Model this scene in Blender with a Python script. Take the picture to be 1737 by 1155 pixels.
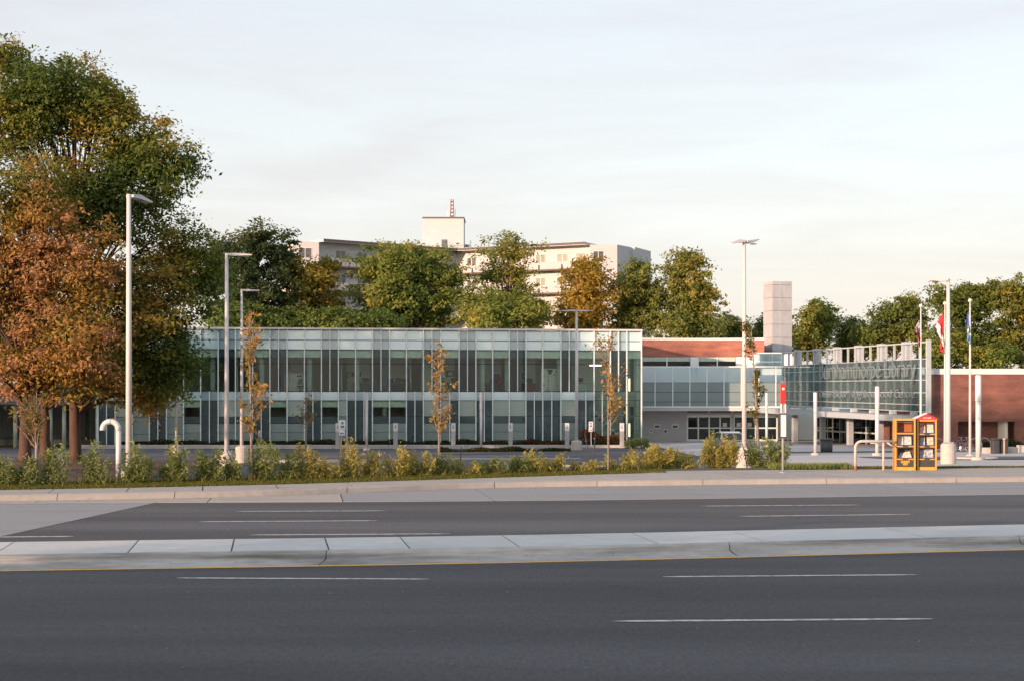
import bpy, math, random
import numpy as np
from mathutils import Vector, Matrix, noise as mnoise

for o in list(bpy.data.objects):
    bpy.data.objects.remove(o, do_unlink=True)
SC = bpy.context.scene
COL = SC.collection
R = math.radians

# ------------------------------------------------------------------ camera
F, HZ, EYE, W0, H0 = 2650.0, 672.0, 2.12, 1737.0, 1155.0      # photo pixels, metres
cam = bpy.data.cameras.new('camera')
cam.sensor_width = 36.0
cam.sensor_fit = 'HORIZONTAL'
cam.lens = 36.0 * F / W0
cam.shift_y = (HZ - H0 / 2) / W0
cam.clip_end = 4000
camo = bpy.data.objects.new('camera', cam)
camo.location = (0, 0, EYE)
camo.rotation_euler = (R(90), 0, 0)
COL.objects.link(camo)
SC.camera = camo

# ------------------------------------------------------------------ world, sun, exposure
SUN_EL, SUN_FROM = 9.0, (-0.72, -0.69)        # low sun behind the camera, from the left
world = bpy.data.worlds.new('World')
SC.world = world
world.use_nodes = True
wn, wl = world.node_tree.nodes, world.node_tree.links
wn.clear()
wout = wn.new('ShaderNodeOutputWorld')
wbg = wn.new('ShaderNodeBackground')
wbg.inputs['Strength'].default_value = 0.12
sky = wn.new('ShaderNodeTexSky')
sky.sky_type = 'NISHITA'
sky.sun_disc = False
sky.sun_elevation = R(SUN_EL)
sky.sun_rotation = math.atan2(SUN_FROM[0], SUN_FROM[1])
sky.air_density = 1.0
sky.dust_density = 2.0
tc = wn.new('ShaderNodeTexCoord')
sep = wn.new('ShaderNodeSeparateXYZ')
wl.new(tc.outputs['Generated'], sep.inputs[0])
ramp = wn.new('ShaderNodeValToRGB')
ramp.color_ramp.interpolation = 'B_SPLINE'
els = [(0.0, (.965, .825, .835)), (.06, (.955, .85, .87)), (.105, (.95, .88, .90)),
       (.165, (.905, .905, .905)), (.24, (.87, .845, .865)), (.6, (.79, .82, .90)), (1.0, (.74, .80, .91))]
cr = ramp.color_ramp
while len(cr.elements) < len(els):
    cr.elements.new(.5)
for e, (p, c) in zip(cr.elements, els):
    e.position = p
    e.color = (*c, 1)
wl.new(sep.outputs['Z'], ramp.inputs[0])
# thin high cloud streaks
mp = wn.new('ShaderNodeMapping')
mp.inputs['Scale'].default_value = (2.6, 2.6, 17.0)
wl.new(tc.outputs['Generated'], mp.inputs[0])
nz = wn.new('ShaderNodeTexNoise')
nz.inputs['Scale'].default_value = 1.7
nz.inputs['Detail'].default_value = 7
nz.inputs['Roughness'].default_value = .55
nz.inputs['Distortion'].default_value = .5
wl.new(mp.outputs[0], nz.inputs['Vector'])
cmr = wn.new('ShaderNodeMapRange')
cmr.inputs['From Min'].default_value = .44
cmr.inputs['From Max'].default_value = .72
cmr.inputs['To Max'].default_value = 1.0
wl.new(nz.outputs['Fac'], cmr.inputs['Value'])
cmix = wn.new('ShaderNodeMix')
cmix.data_type = 'RGBA'
cmix.inputs['B'].default_value = (.825, .745, .76, 1)
wl.new(cmr.outputs[0], cmix.inputs['Factor'])
wl.new(ramp.outputs[0], cmix.inputs['A'])
veil = wn.new('ShaderNodeVectorMath')
veil.operation = 'SCALE'
veil.inputs['Scale'].default_value = 4.4
wl.new(cmix.outputs['Result'], veil.inputs[0])
smix = wn.new('ShaderNodeMix')
smix.data_type = 'RGBA'
smix.inputs['Factor'].default_value = .65
wl.new(sky.outputs[0], smix.inputs['A'])
wl.new(veil.outputs[0], smix.inputs['B'])
wl.new(smix.outputs['Result'], wbg.inputs['Color'])
wl.new(wbg.outputs[0], wout.inputs['Surface'])

sun = bpy.data.lights.new('sun', 'SUN')
sun.energy = 3.2
sun.angle = R(0.6)
sun.color = (1.0, .64, .45)
suno = bpy.data.objects.new('sun', sun)
sd = Vector((-SUN_FROM[0] * math.cos(R(SUN_EL)), -SUN_FROM[1] * math.cos(R(SUN_EL)), -math.sin(R(SUN_EL))))
suno.rotation_euler = sd.to_track_quat('-Z', 'Y').to_euler()
suno.location = (-40, -40, 30)
COL.objects.link(suno)

SC.view_settings.view_transform = 'Standard'
SC.view_settings.look = 'None'
SC.view_settings.gamma = 1.0
SC.view_settings.use_curve_mapping = False
SC.view_settings.exposure = 1.14
SC.render.engine = 'CYCLES'
SC.cycles.max_bounces = 6
SC.cycles.transparent_max_bounces = 12
SC.cycles.use_denoising = True

# ------------------------------------------------------------------ helpers
def X_(px, D): return (px - W0 / 2) / F * D
def Z_(py, D): return EYE - (py - HZ) / F * D
def at(px, py, D): return Vector((X_(px, D), D, Z_(py, D)))
def gpt(px, py, z=0.0):                      # photo pixel on a level plane
    D = (EYE - z) * F / (py - HZ)
    return Vector((X_(px, D), D, z))

def curve(pts):
    """smooth curve Y(X) through points, straight beyond its ends"""
    xs = np.array([p[0] for p in pts], float)
    ys = np.array([p[1] for p in pts], float)
    h = np.diff(xs); d = np.diff(ys) / h
    m = np.empty(len(xs)); m[0] = d[0]; m[-1] = d[-1]
    m[1:-1] = (d[:-1] * h[1:] + d[1:] * h[:-1]) / (h[1:] + h[:-1])
    def f(x):
        if x <= xs[0]: return float(ys[0] + m[0] * (x - xs[0]))
        if x >= xs[-1]: return float(ys[-1] + m[-1] * (x - xs[-1]))
        i = min(int(np.searchsorted(xs, x, side='right')) - 1, len(h) - 1)
        t = (x - xs[i]) / h[i]
        return float((2*t**3-3*t*t+1)*ys[i] + (t**3-2*t*t+t)*h[i]*m[i] + (-2*t**3+3*t*t)*ys[i+1] + (t**3-t*t)*h[i]*m[i+1])
    return f

class MB:
    """collects shapes, builds one mesh object"""
    def __init__(s): s.v = []; s.f = []; s.m = []
    def add(s, vs, fs, mi=0):
        b = len(s.v); s.v += [tuple(v) for v in vs]
        s.f += [tuple(i + b for i in f) for f in fs]; s.m += [mi] * len(fs)
    def box(s, x0, x1, y0, y1, z0, z1, mi=0, rz=0, c=None):
        vs = [Vector((x, y, z)) for z in (z0, z1) for x, y in ((x0, y0), (x1, y0), (x1, y1), (x0, y1))]
        if rz:
            c = Vector(c) if c else Vector(((x0+x1)/2, (y0+y1)/2, 0)); M = Matrix.Rotation(rz, 3, 'Z')
            vs = [M @ (v - c) + c for v in vs]
        s.add(vs, [(0,3,2,1), (4,5,6,7), (0,1,5,4), (1,2,6,5), (2,3,7,6), (3,0,4,7)], mi)
    def bbox(s, x0, x1, y0, y1, z0, z1, b=.02, mi=0):
        """box with chamfered edges"""
        vs = []
        for zz, ins in ((z0, b), (z0 + b, 0), (z1 - b, 0), (z1, b)):
            a0, a1, c0, c1 = x0 + ins, x1 - ins, y0 + ins, y1 - ins
            k = b
            vs += [(a0+k, c0, zz), (a1-k, c0, zz), (a1, c0+k, zz), (a1, c1-k, zz), (a1-k, c1, zz), (a0+k, c1, zz), (a0, c1-k, zz), (a0, c0+k, zz)]
        fs = [tuple(range(7, -1, -1)), tuple(range(24, 32))]
        for r in range(3):
            for i in range(8):
                j = (i + 1) % 8
                fs.append((r*8+i, r*8+j, r*8+8+j, r*8+8+i))
        s.add(vs, fs, mi)
    def tube(s, pts, rs, n=8, mi=0, cap=True):
        pts = [Vector(p) for p in pts]
        if not isinstance(rs, (list, tuple)): rs = [rs] * len(pts)
        rings = []; ref = None
        for i, p in enumerate(pts):
            a = pts[max(i-1, 0)]; b = pts[min(i+1, len(pts)-1)]
            t = (b - a).normalized()
            if ref is None:
                ref = Vector((1, 0, 0)) if abs(t.x) < .9 else Vector((0, 1, 0))
            u = (ref - t * ref.dot(t))
            u = u.normalized() if u.length > 1e-6 else t.orthogonal().normalized()
            w = t.cross(u); ref = u
            rings.append([p + (u * math.cos(2*math.pi*k/n) + w * math.sin(2*math.pi*k/n)) * rs[i] for k in range(n)])
        vs = [v for r in rings for v in r]; fs = []
        for i in range(len(pts) - 1):
            for k in range(n):
                j = (k + 1) % n
                fs.append((i*n+k, i*n+j, (i+1)*n+j, (i+1)*n+k))
        if cap:
            fs += [tuple(range(n-1, -1, -1)), tuple((len(pts)-1)*n + k for k in range(n))]
        s.add(vs, fs, mi)
    def lathe(s, prof, n=16, c=(0, 0, 0), mi=0):
        vs = []; fs = []
        for r, z in prof:
            vs += [(c[0] + r*math.cos(2*math.pi*k/n), c[1] + r*math.sin(2*math.pi*k/n), c[2] + z) for k in range(n)]
        for i in range(len(prof) - 1):
            for k in range(n):
                j = (k + 1) % n
                fs.append((i*n+k, i*n+j, (i+1)*n+j, (i+1)*n+k))
        fs += [tuple(range(n-1, -1, -1)), tuple((len(prof)-1)*n + k for k in range(n))]
        s.add(vs, fs, mi)
    def prism(s, poly, a0, a1, axis='y', mi=0):
        """2-D polygon swept along an axis; poly in the two other coordinates (ccw)"""
        def mk(p, a):
            return {'y': (p[0], a, p[1]), 'x': (a, p[0], p[1]), 'z': (p[0], p[1], a)}[axis]
        n = len(poly)
        vs = [mk(p, a0) for p in poly] + [mk(p, a1) for p in poly]
        fs = [tuple(range(n)), tuple(range(2*n-1, n-1, -1))] + [(i, i+n, (i+1) % n + n, (i+1) % n) for i in range(n)]
        s.add(vs, fs, mi)
    def mesh(s, name, mats, smooth=False):
        me = bpy.data.meshes.new(name)
        me.from_pydata(s.v, [], s.f)
        for m in (mats if isinstance(mats, (list, tuple)) else [mats]): me.materials.append(m)
        me.polygons.foreach_set('material_index', s.m)
        if smooth: me.polygons.foreach_set('use_smooth', [True] * len(s.f))
        me.update()
        return me
    def build(s, name, mats, parent=None, smooth=False, loc=None):
        return link(name, s.mesh(name, mats, smooth), parent, loc)

def recalc(me):
    import bmesh
    bm = bmesh.new(); bm.from_mesh(me); bmesh.ops.recalc_face_normals(bm, faces=bm.faces); bm.to_mesh(me); bm.free()

def link(name, data, parent=None, loc=None, rz=None):
    o = bpy.data.objects.new(name, data)
    COL.objects.link(o)
    if loc is not None: o.location = loc
    if rz is not None: o.rotation_euler = (0, 0, rz)
    if parent is not None: o.parent = parent
    return o

def tag(o, label, cat, group=None):
    o['label'] = label; o['category'] = cat
    if group: o['group'] = group
    return o
def thing(name, label, cat, loc=(0, 0, 0), rz=0, group=None):
    return tag(link(name, None, None, loc, rz), label, cat, group)
def struct(o, kind='structure'):
    o['kind'] = kind
    return o
def boxpart(name, x0, x1, y0, y1, z0, z1, m, parent, rz=0):
    b = MB(); b.box(x0, x1, y0, y1, z0, z1); o = b.build(name, m, parent)
    return o

# ------------------------------------------------------------------ materials
def mat(name, c1, c2=None, rough=.7, scale=3.0, detail=5, metal=0.0, bump=0.0, bscale=40.0, spec=.5, stretch=(1, 1, 1),
        rand=0.0, coat=0.0, lo=.35, hi=.65):
    m = bpy.data.materials.new(name); m.use_nodes = True
    n, l = m.node_tree.nodes, m.node_tree.links
    b = n['Principled BSDF']
    b.inputs['Roughness'].default_value = rough
    b.inputs['Metallic'].default_value = metal
    b.inputs['Specular IOR Level'].default_value = spec
    b.inputs['Coat Weight'].default_value = coat
    t = n.new('ShaderNodeTexCoord'); mp = n.new('ShaderNodeMapping')
    mp.inputs['Scale'].default_value = stretch
    l.new(t.outputs['Object'], mp.inputs[0])
    c2 = c2 or tuple(x * .82 for x in c1)
    nz = n.new('ShaderNodeTexNoise'); nz.inputs['Scale'].default_value = scale; nz.inputs['Detail'].default_value = detail
    nz.inputs['Roughness'].default_value = .62
    l.new(mp.outputs[0], nz.inputs['Vector'])
    mr = n.new('ShaderNodeMapRange'); mr.inputs['From Min'].default_value = lo; mr.inputs['From Max'].default_value = hi
    l.new(nz.outputs['Fac'], mr.inputs['Value'])
    mx = n.new('ShaderNodeMix'); mx.data_type = 'RGBA'
    mx.inputs['A'].default_value = (*c1, 1); mx.inputs['B'].default_value = (*c2, 1)
    l.new(mr.outputs[0], mx.inputs['Factor'])
    col = mx.outputs['Result']
    if rand:
        oi = n.new('ShaderNodeObjectInfo'); hs = n.new('ShaderNodeHueSaturation')
        r2 = n.new('ShaderNodeMapRange'); r2.inputs['To Min'].default_value = 1 - rand; r2.inputs['To Max'].default_value = 1 + rand
        l.new(oi.outputs['Random'], r2.inputs['Value']); l.new(r2.outputs[0], hs.inputs['Value'])
        l.new(col, hs.inputs['Color']); col = hs.outputs[0]
    l.new(col, b.inputs['Base Color'])
    if bump:
        n2 = n.new('ShaderNodeTexNoise'); n2.inputs['Scale'].default_value = bscale; n2.inputs['Detail'].default_value = 4
        l.new(t.outputs['Object'], n2.inputs['Vector'])
        bp = n.new('ShaderNodeBump'); bp.inputs['Strength'].default_value = bump; bp.inputs['Distance'].default_value = .02
        l.new(n2.outputs['Fac'], bp.inputs['Height']); l.new(bp.outputs[0], b.inputs['Normal'])
    m['base'] = 1
    return m

def emit(name, c, s):
    m = bpy.data.materials.new(name); m.use_nodes = True
    b = m.node_tree.nodes['Principled BSDF']
    b.inputs['Base Color'].default_value = (*c, 1); b.inputs['Emission Color'].default_value = (*c, 1)
    b.inputs['Emission Strength'].default_value = s
    return m

def glass(name, tint, refl=.06, rough=.02, diffuse=0.0, dcol=(.5, .6, .6)):
    """thin pane: see-through with a fresnel mirror, optionally partly frosted"""
    m = bpy.data.materials.new(name); m.use_nodes = True
    n, l = m.node_tree.nodes, m.node_tree.links
    n.clear()
    out = n.new('ShaderNodeOutputMaterial')
    tr = n.new('ShaderNodeBsdfTransparent'); tr.inputs['Color'].default_value = (*tint, 1)
    gl = n.new('ShaderNodeBsdfGlossy'); gl.inputs['Roughness'].default_value = rough
    gl.inputs['Color'].default_value = (.95, 1, 1, 1)
    fr = n.new('ShaderNodeFresnel'); fr.inputs['IOR'].default_value = 1.38
    ad = n.new('ShaderNodeMath'); ad.operation = 'ADD'; ad.use_clamp = True; ad.inputs[1].default_value = refl
    l.new(fr.outputs[0], ad.inputs[0])
    base = tr.outputs[0]
    if diffuse:
        df = n.new('ShaderNodeBsdfDiffuse'); df.inputs['Color'].default_value = (*dcol, 1)
        m1 = n.new('ShaderNodeMixShader'); m1.inputs[0].default_value = diffuse
        l.new(tr.outputs[0], m1.inputs[1]); l.new(df.outputs[0], m1.inputs[2]); base = m1.outputs[0]
    # slight waviness of the panes
    t = n.new('ShaderNodeTexCoord'); nz = n.new('ShaderNodeTexNoise'); nz.inputs['Scale'].default_value = .7
    l.new(t.outputs['Object'], nz.inputs['Vector'])
    bp = n.new('ShaderNodeBump'); bp.inputs['Strength'].default_value = .035; bp.inputs['Distance'].default_value = .1
    l.new(nz.outputs['Fac'], bp.inputs['Height']); l.new(bp.outputs[0], gl.inputs['Normal'])
    mx = n.new('ShaderNodeMixShader')
    l.new(ad.outputs[0], mx.inputs[0]); l.new(base, mx.inputs[1]); l.new(gl.outputs[0], mx.inputs[2])
    l.new(mx.outputs[0], out.inputs['Surface'])
    return m

def leafmat(name, stops, trans=.3):
    m = bpy.data.materials.new(name); m.use_nodes = True
    n, l = m.node_tree.nodes, m.node_tree.links
    n.clear()
    out = n.new('ShaderNodeOutputMaterial')
    a = n.new('ShaderNodeAttribute'); a.attribute_name = 'tint'
    r = n.new('ShaderNodeValToRGB'); c = r.color_ramp
    while len(c.elements) < len(stops): c.elements.new(.5)
    for e, (p, k) in zip(c.elements, stops): e.position = p; e.color = (*k, 1)
    l.new(a.outputs['Fac'], r.inputs[0])
    d = n.new('ShaderNodeBsdfDiffuse'); t = n.new('ShaderNodeBsdfTranslucent')
    l.new(r.outputs[0], d.inputs[0]); l.new(r.outputs[0], t.inputs[0])
    mx = n.new('ShaderNodeMixShader'); mx.inputs[0].default_value = trans
    l.new(d.outputs[0], mx.inputs[1]); l.new(t.outputs[0], mx.inputs[2])
    l.new(mx.outputs[0], out.inputs['Surface'])
    return m

def asphaltmat(name, c1, c2):
    m = mat(name, c1, c2, rough=.86, scale=.55, detail=6, bump=.5, bscale=90, spec=.35, stretch=(.3, 1.0, 1))
    n, l = m.node_tree.nodes, m.node_tree.links
    b = n['Principled BSDF']
    src = b.inputs['Base Color'].links[0].from_socket
    t = n.new('ShaderNodeTexCoord')
    # aggregate speckle
    v = n.new('ShaderNodeTexNoise'); v.inputs['Scale'].default_value = 26; v.inputs['Detail'].default_value = 5; v.inputs['Roughness'].default_value = .78
    mv = n.new('ShaderNodeMapping'); mv.inputs['Scale'].default_value = (1, .22, 1); l.new(t.outputs['Object'], mv.inputs[0]); l.new(mv.outputs[0], v.inputs['Vector'])
    mr = n.new('ShaderNodeMapRange'); mr.inputs['From Min'].default_value = .3; mr.inputs['From Max'].default_value = .75
    mr.inputs['To Min'].default_value = .66; mr.inputs['To Max'].default_value = 1.40
    l.new(v.outputs['Fac'], mr.inputs['Value'])
    # broad patches and wheel bands along the road
    v2 = n.new('ShaderNodeTexNoise'); v2.inputs['Scale'].default_value = .35; v2.inputs['Detail'].default_value = 4
    mp = n.new('ShaderNodeMapping'); mp.inputs['Scale'].default_value = (.14, 1.3, 1); mp.inputs['Rotation'].default_value = (0, 0, -.10)
    l.new(t.outputs['Object'], mp.inputs[0]); l.new(mp.outputs[0], v2.inputs['Vector'])
    m2 = n.new('ShaderNodeMapRange'); m2.inputs['From Min'].default_value = .3; m2.inputs['From Max'].default_value = .7
    m2.inputs['To Min'].default_value = .60; m2.inputs['To Max'].default_value = 1.40
    l.new(v2.outputs['Fac'], m2.inputs['Value'])
    mu = n.new('ShaderNodeMath'); mu.operation = 'MULTIPLY'; l.new(mr.outputs[0], mu.inputs[0]); l.new(m2.outputs[0], mu.inputs[1])
    s = n.new('ShaderNodeVectorMath'); s.operation = 'SCALE'
    # hairline cracks, only in places
    vo = n.new('ShaderNodeTexVoronoi'); vo.feature = 'DISTANCE_TO_EDGE'; vo.inputs['Scale'].default_value = .42
    dn = n.new('ShaderNodeTexNoise'); dn.inputs['Scale'].default_value = 2.5; dn.inputs['Detail'].default_value = 5
    l.new(t.outputs['Object'], dn.inputs['Vector'])
    da = n.new('ShaderNodeMix'); da.data_type = 'RGBA'; da.inputs['Factor'].default_value = .30
    mc = n.new('ShaderNodeMapping'); mc.inputs['Scale'].default_value = (.45, 1.1, 1); l.new(t.outputs['Object'], mc.inputs[0])
    l.new(mc.outputs[0], da.inputs['A']); l.new(dn.outputs['Color'], da.inputs['B']); l.new(da.outputs['Result'], vo.inputs['Vector'])
    c1_ = n.new('ShaderNodeMapRange'); c1_.inputs['From Max'].default_value = .006; c1_.inputs['To Min'].default_value = .62; c1_.inputs['To Max'].default_value = 1
    l.new(vo.outputs['Distance'], c1_.inputs['Value'])
    pn = n.new('ShaderNodeTexNoise'); pn.inputs['Scale'].default_value = .16; l.new(t.outputs['Object'], pn.inputs['Vector'])
    pm = n.new('ShaderNodeMapRange'); pm.inputs['From Min'].default_value = .48; pm.inputs['From Max'].default_value = .58; l.new(pn.outputs['Fac'], pm.inputs['Value'])
    cm = n.new('ShaderNodeMix'); cm.inputs['A'].default_value = 1.0; l.new(pm.outputs[0], cm.inputs['Factor']); l.new(c1_.outputs[0], cm.inputs['B'])
    mu2 = n.new('ShaderNodeMath'); mu2.operation = 'MULTIPLY'; l.new(mu.outputs[0], mu2.inputs[0]); l.new(cm.outputs['Result'], mu2.inputs[1])
    l.new(src, s.inputs[0]); l.new(mu2.outputs[0], s.inputs['Scale']); l.new(s.outputs[0], b.inputs['Base Color'])
    return m

def stained(name, c1, c2, stain, amt=.6, scale=.8, stretch=(.25, 1, 2.5), rough=.85, lo=.5, hi=.72):
    """weathered concrete: fine mottling plus dirt streaks with a shape of their own"""
    m = mat(name, c1, c2, rough=rough, scale=5, bump=.25, bscale=70, rand=.05)
    n, l = m.node_tree.nodes, m.node_tree.links
    b = n['Principled BSDF']; src = b.inputs['Base Color'].links[0].from_socket
    t = n.new('ShaderNodeNewGeometry'); mp = n.new('ShaderNodeMapping'); mp.inputs['Scale'].default_value = stretch
    l.new(t.outputs['Position'], mp.inputs[0])
    z = n.new('ShaderNodeTexNoise'); z.inputs['Scale'].default_value = scale; z.inputs['Detail'].default_value = 7; z.inputs['Roughness'].default_value = .7
    l.new(mp.outputs[0], z.inputs['Vector'])
    mr = n.new('ShaderNodeMapRange'); mr.inputs['From Min'].default_value = lo; mr.inputs['From Max'].default_value = hi; mr.inputs['To Max'].default_value = amt
    l.new(z.outputs['Fac'], mr.inputs['Value'])
    mx = n.new('ShaderNodeMix'); mx.data_type = 'RGBA'; mx.inputs['B'].default_value = (*stain, 1)
    l.new(mr.outputs[0], mx.inputs['Factor']); l.new(src, mx.inputs['A']); l.new(mx.outputs['Result'], b.inputs['Base Color'])
    return m

def brickmat(name, c1, c2, mortar):
    m = bpy.data.materials.new(name); m.use_nodes = True
    n, l = m.node_tree.nodes, m.node_tree.links
    b = n['Principled BSDF']; b.inputs['Roughness'].default_value = .88
    t = n.new('ShaderNodeTexCoord'); s = n.new('ShaderNodeSeparateXYZ'); c = n.new('ShaderNodeCombineXYZ')
    l.new(t.outputs['Object'], s.inputs[0])
    ad = n.new('ShaderNodeMath'); l.new(s.outputs['X'], ad.inputs[0]); l.new(s.outputs['Y'], ad.inputs[1])
    l.new(ad.outputs[0], c.inputs[0]); l.new(s.outputs['Z'], c.inputs[1])
    k = n.new('ShaderNodeTexBrick'); k.inputs['Scale'].default_value = 1
    k.inputs['Brick Width'].default_value = .24; k.inputs['Row Height'].default_value = .078; k.inputs['Mortar Size'].default_value = .009
    k.inputs['Color1'].default_value = (*c1, 1); k.inputs['Color2'].default_value = (*c2, 1); k.inputs['Mortar'].default_value = (*mortar, 1)
    l.new(c.outputs[0], k.inputs['Vector'])
    z = n.new('ShaderNodeTexNoise'); z.inputs['Scale'].default_value = .9; z.inputs['Detail'].default_value = 6
    mp = n.new('ShaderNodeMapping'); mp.inputs['Scale'].default_value = (.6, .6, 2.2); l.new(t.outputs['Object'], mp.inputs[0]); l.new(mp.outputs[0], z.inputs['Vector'])
    mr = n.new('ShaderNodeMapRange'); mr.inputs['From Min'].default_value = .3; mr.inputs['From Max'].default_value = .7
    mr.inputs['To Min'].default_value = .72; mr.inputs['To Max'].default_value = 1.3; l.new(z.outputs['Fac'], mr.inputs['Value'])
    v = n.new('ShaderNodeVectorMath'); v.operation = 'SCALE'; l.new(k.outputs['Color'], v.inputs[0]); l.new(mr.outputs[0], v.inputs['Scale'])
    l.new(v.outputs[0], b.inputs['Base Color'])
    bp = n.new('ShaderNodeBump'); bp.inputs['Strength'].default_value = .4; bp.inputs['Distance'].default_value = .01
    l.new(k.outputs['Fac'], bp.inputs['Height']); bp.invert = True; l.new(bp.outputs[0], b.inputs['Normal'])
    return m

M = {}
M['asphalt'] = asphaltmat('asphalt', (.066, .069, .075), (.054, .056, .062))
M['asphalt_far'] = asphaltmat('asphalt_old', (.086, .090, .098), (.072, .076, .084))
M['asphalt_lot'] = asphaltmat('asphalt_lot', (.10, .10, .115), (.085, .085, .10))
M['concrete_pad'] = stained('concrete_pad', (.25, .262, .272), (.225, .236, .246), (.13, .135, .14), .6, 1.0, (.2, 2, 1))
M['median'] = stained('median_concrete', (.52, .535, .53), (.47, .485, .48), (.35, .355, .35), .5, .9, (.6, 1.2, 1))
M['kerb'] = stained('kerb_concrete', (.43, .43, .415), (.37, .37, .355), (.12, .117, .108), 1.0, .8, (.22, .22, 6), lo=.43, hi=.62)
M['walk'] = stained('sidewalk_concrete', (.36, .34, .315), (.31, .295, .275), (.22, .205, .19), .6, .9, (.5, 1, 1))
M['plaza'] = stained('plaza_concrete', (.44, .435, .435), (.39, .385, .385), (.28, .275, .28), .6, .35, (.3, 1, 1))
M['white_line'] = mat('road_paint_white', (.56, .56, .55), (.16, .16, .165), rough=.75, scale=9, detail=8, lo=.44, hi=.70)
M['yellow_line'] = mat('road_paint_yellow', (.66, .36, .06), (.46, .27, .08), rough=.7, scale=10)
M['grass_ground'] = mat('grass_ground', (.050, .058, .022), (.075, .062, .03), rough=.95, scale=2.2)
M['mulch'] = mat('mulch', (.115, .055, .038), (.065, .034, .026), rough=.95, scale=4, bump=.6, bscale=14)
M['soil'] = mat('soil', (.10, .075, .05), (.06, .05, .03), rough=.95, scale=4, bump=.5, bscale=20)
M['white_metal'] = mat('white_painted_metal', (.60, .60, .60), (.54, .54, .54), rough=.42, scale=1.5, stretch=(1, 1, .4))
M['grey_metal'] = mat('galvanised_metal', (.42, .44, .46), (.36, .38, .40), rough=.45, scale=4, metal=.3)
M['dark_metal'] = mat('dark_metal', (.05, .053, .057), (.035, .037, .04), rough=.5, scale=5)
M['base_concrete'] = stained('lamp_base_concrete', (.50, .47, .43), (.43, .405, .375), (.30, .28, .26), .6, 1.4, (1, 1, .7))
M['fin'] = mat('fin_aluminium', (.76, .85, .85), (.70, .79, .79), rough=.35, scale=2, metal=.1)
M['spandrel'] = mat('spandrel_glass_pale', (.54, .76, .81), (.49, .71, .76), rough=.07, scale=.4, spec=.8, coat=1.0, rand=.05)
M['spandrel_blue'] = mat('spandrel_glass_blue', (.31, .45, .50), (.27, .40, .45), rough=.06, scale=.4, spec=.8, coat=.6, rand=.06)
for k_ in ('spandrel', 'spandrel_blue'): M[k_].node_tree.nodes['Principled BSDF'].inputs['Coat IOR'].default_value = 2.3
M['frosted'] = mat('frosted_glass_teal', (.22, .295, .29), (.195, .265, .265), rough=.12, scale=.5, spec=.6, coat=.2, rand=.07)
M['frosted_pale'] = mat('frosted_glass_pale_green', (.32, .41, .375), (.29, .375, .345), rough=.12, scale=.5, spec=.6, coat=.2, rand=.06)
M['glass_clear'] = glass('glass_clear', (.90, .96, .93), .0)
M['glass_dark'] = glass('glass_dark', (.34, .43, .45), .015, .02, .38, (.155, .225, .245))
M['glass_black'] = glass('glass_black', (.25, .28, .29), .0)
M['lattice'] = mat('lattice_steel', (.46, .52, .545), (.40, .46, .485), rough=.45, scale=3)
M['glass_mid'] = glass('glass_mid', (.55, .65, .66), .01, .02, .06, (.13, .185, .20))
M['frosted_screen'] = mat('frosted_glass_screen', (.20, .275, .285), (.175, .245, .26), rough=.10, scale=.5, spec=.6, coat=.3, rand=.06)
M['glass_teal'] = glass('glass_teal', (.80, .90, .92), .03, .02, .06, (.26, .37, .40))
M['glass_sign'] = glass('glass_sign', (.62, .76, .79), .05, .02, .24, (.30, .41, .44))
M['glass_door'] = glass('glass_door', (.5, .52, .5), .01)
M['black_gap'] = mat('dark_gasket', (.035, .04, .045), rough=.6)
M['in_wall'] = mat('interior_wall', (.74, .76, .68), (.69, .71, .64), rough=.9, scale=.6)
M['in_ceiling'] = mat('interior_ceiling', (.78, .86, .76), rough=.9)
M['in_floor'] = mat('interior_floor', (.16, .16, .15), rough=.7)
M['in_dark'] = mat('interior_dark_furniture', (.03, .032, .035), rough=.6)
M['in_red'] = mat('interior_red_panel', (.22, .06, .05), rough=.7)
M['in_white'] = mat('interior_white_board', (.78, .76, .70), rough=.6)
M['in_grey'] = mat('interior_grey_partition', (.13, .15, .17), rough=.8)
M['column'] = mat('column_pale_green', (.52, .62, .56), rough=.7)
M['strip_light'] = emit('lit_strip_lamp', (1.0, .80, .58), 1.6)
M['brick'] = brickmat('red_brick', (.40, .135, .088), (.33, .108, .072), (.34, .21, .17))
M['brick_wing'] = brickmat('brown_red_brick', (.20, .072, .054), (.155, .054, .042), (.20, .13, .11))
M['coping'] = mat('white_coping', (.66, .67, .68), (.60, .61, .62), rough=.5, scale=2)
M['grey_render'] = mat('grey_render', (.56, .545, .545), (.52, .505, .505), rough=.85, scale=1.2)
M['white_panel'] = mat('white_cladding', (.82, .85, .88), (.78, .81, .84), rough=.4, scale=1)
M['tower'] = mat('tower_metal_panel', (.50, .52, .54), (.43, .445, .46), rough=.38, scale=1.6, metal=.15, rand=.06, stretch=(1, 1, .5))
M['steel_blue'] = mat('steel_blue_grey', (.40, .45, .49), (.35, .40, .44), rough=.45, scale=3)
M['apt_wall'] = mat('apartment_painted_brick', (.54, .555, .575), (.49, .505, .525), rough=.85, scale=.8, stretch=(1, 1, 3))
M['apt_dark'] = mat('apartment_roof_edge', (.14, .11, .10), rough=.8)
M['apt_rail'] = mat('apartment_balcony_panel', (.46, .46, .46), (.42, .42, .42), rough=.7)
M['apt_glass'] = mat('apartment_window_glass', (.055, .06, .065), (.11, .115, .12), rough=.15, scale=.8, spec=.8)
M['rust'] = mat('rust_red_mast', (.28, .11, .07), rough=.7)
M['bark'] = mat('bark', (.105, .062, .042), (.06, .038, .028), rough=.95, scale=5, bump=.9, bscale=12, stretch=(1, 1, .18))
M['bark_pale'] = mat('bark_pale_sapling', (.30, .25, .21), (.20, .165, .14), rough=.9, scale=12, stretch=(1, 1, .4))
M['red'] = mat('red_sign_plastic', (.62, .035, .03), (.55, .03, .026), rough=.4)
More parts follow.
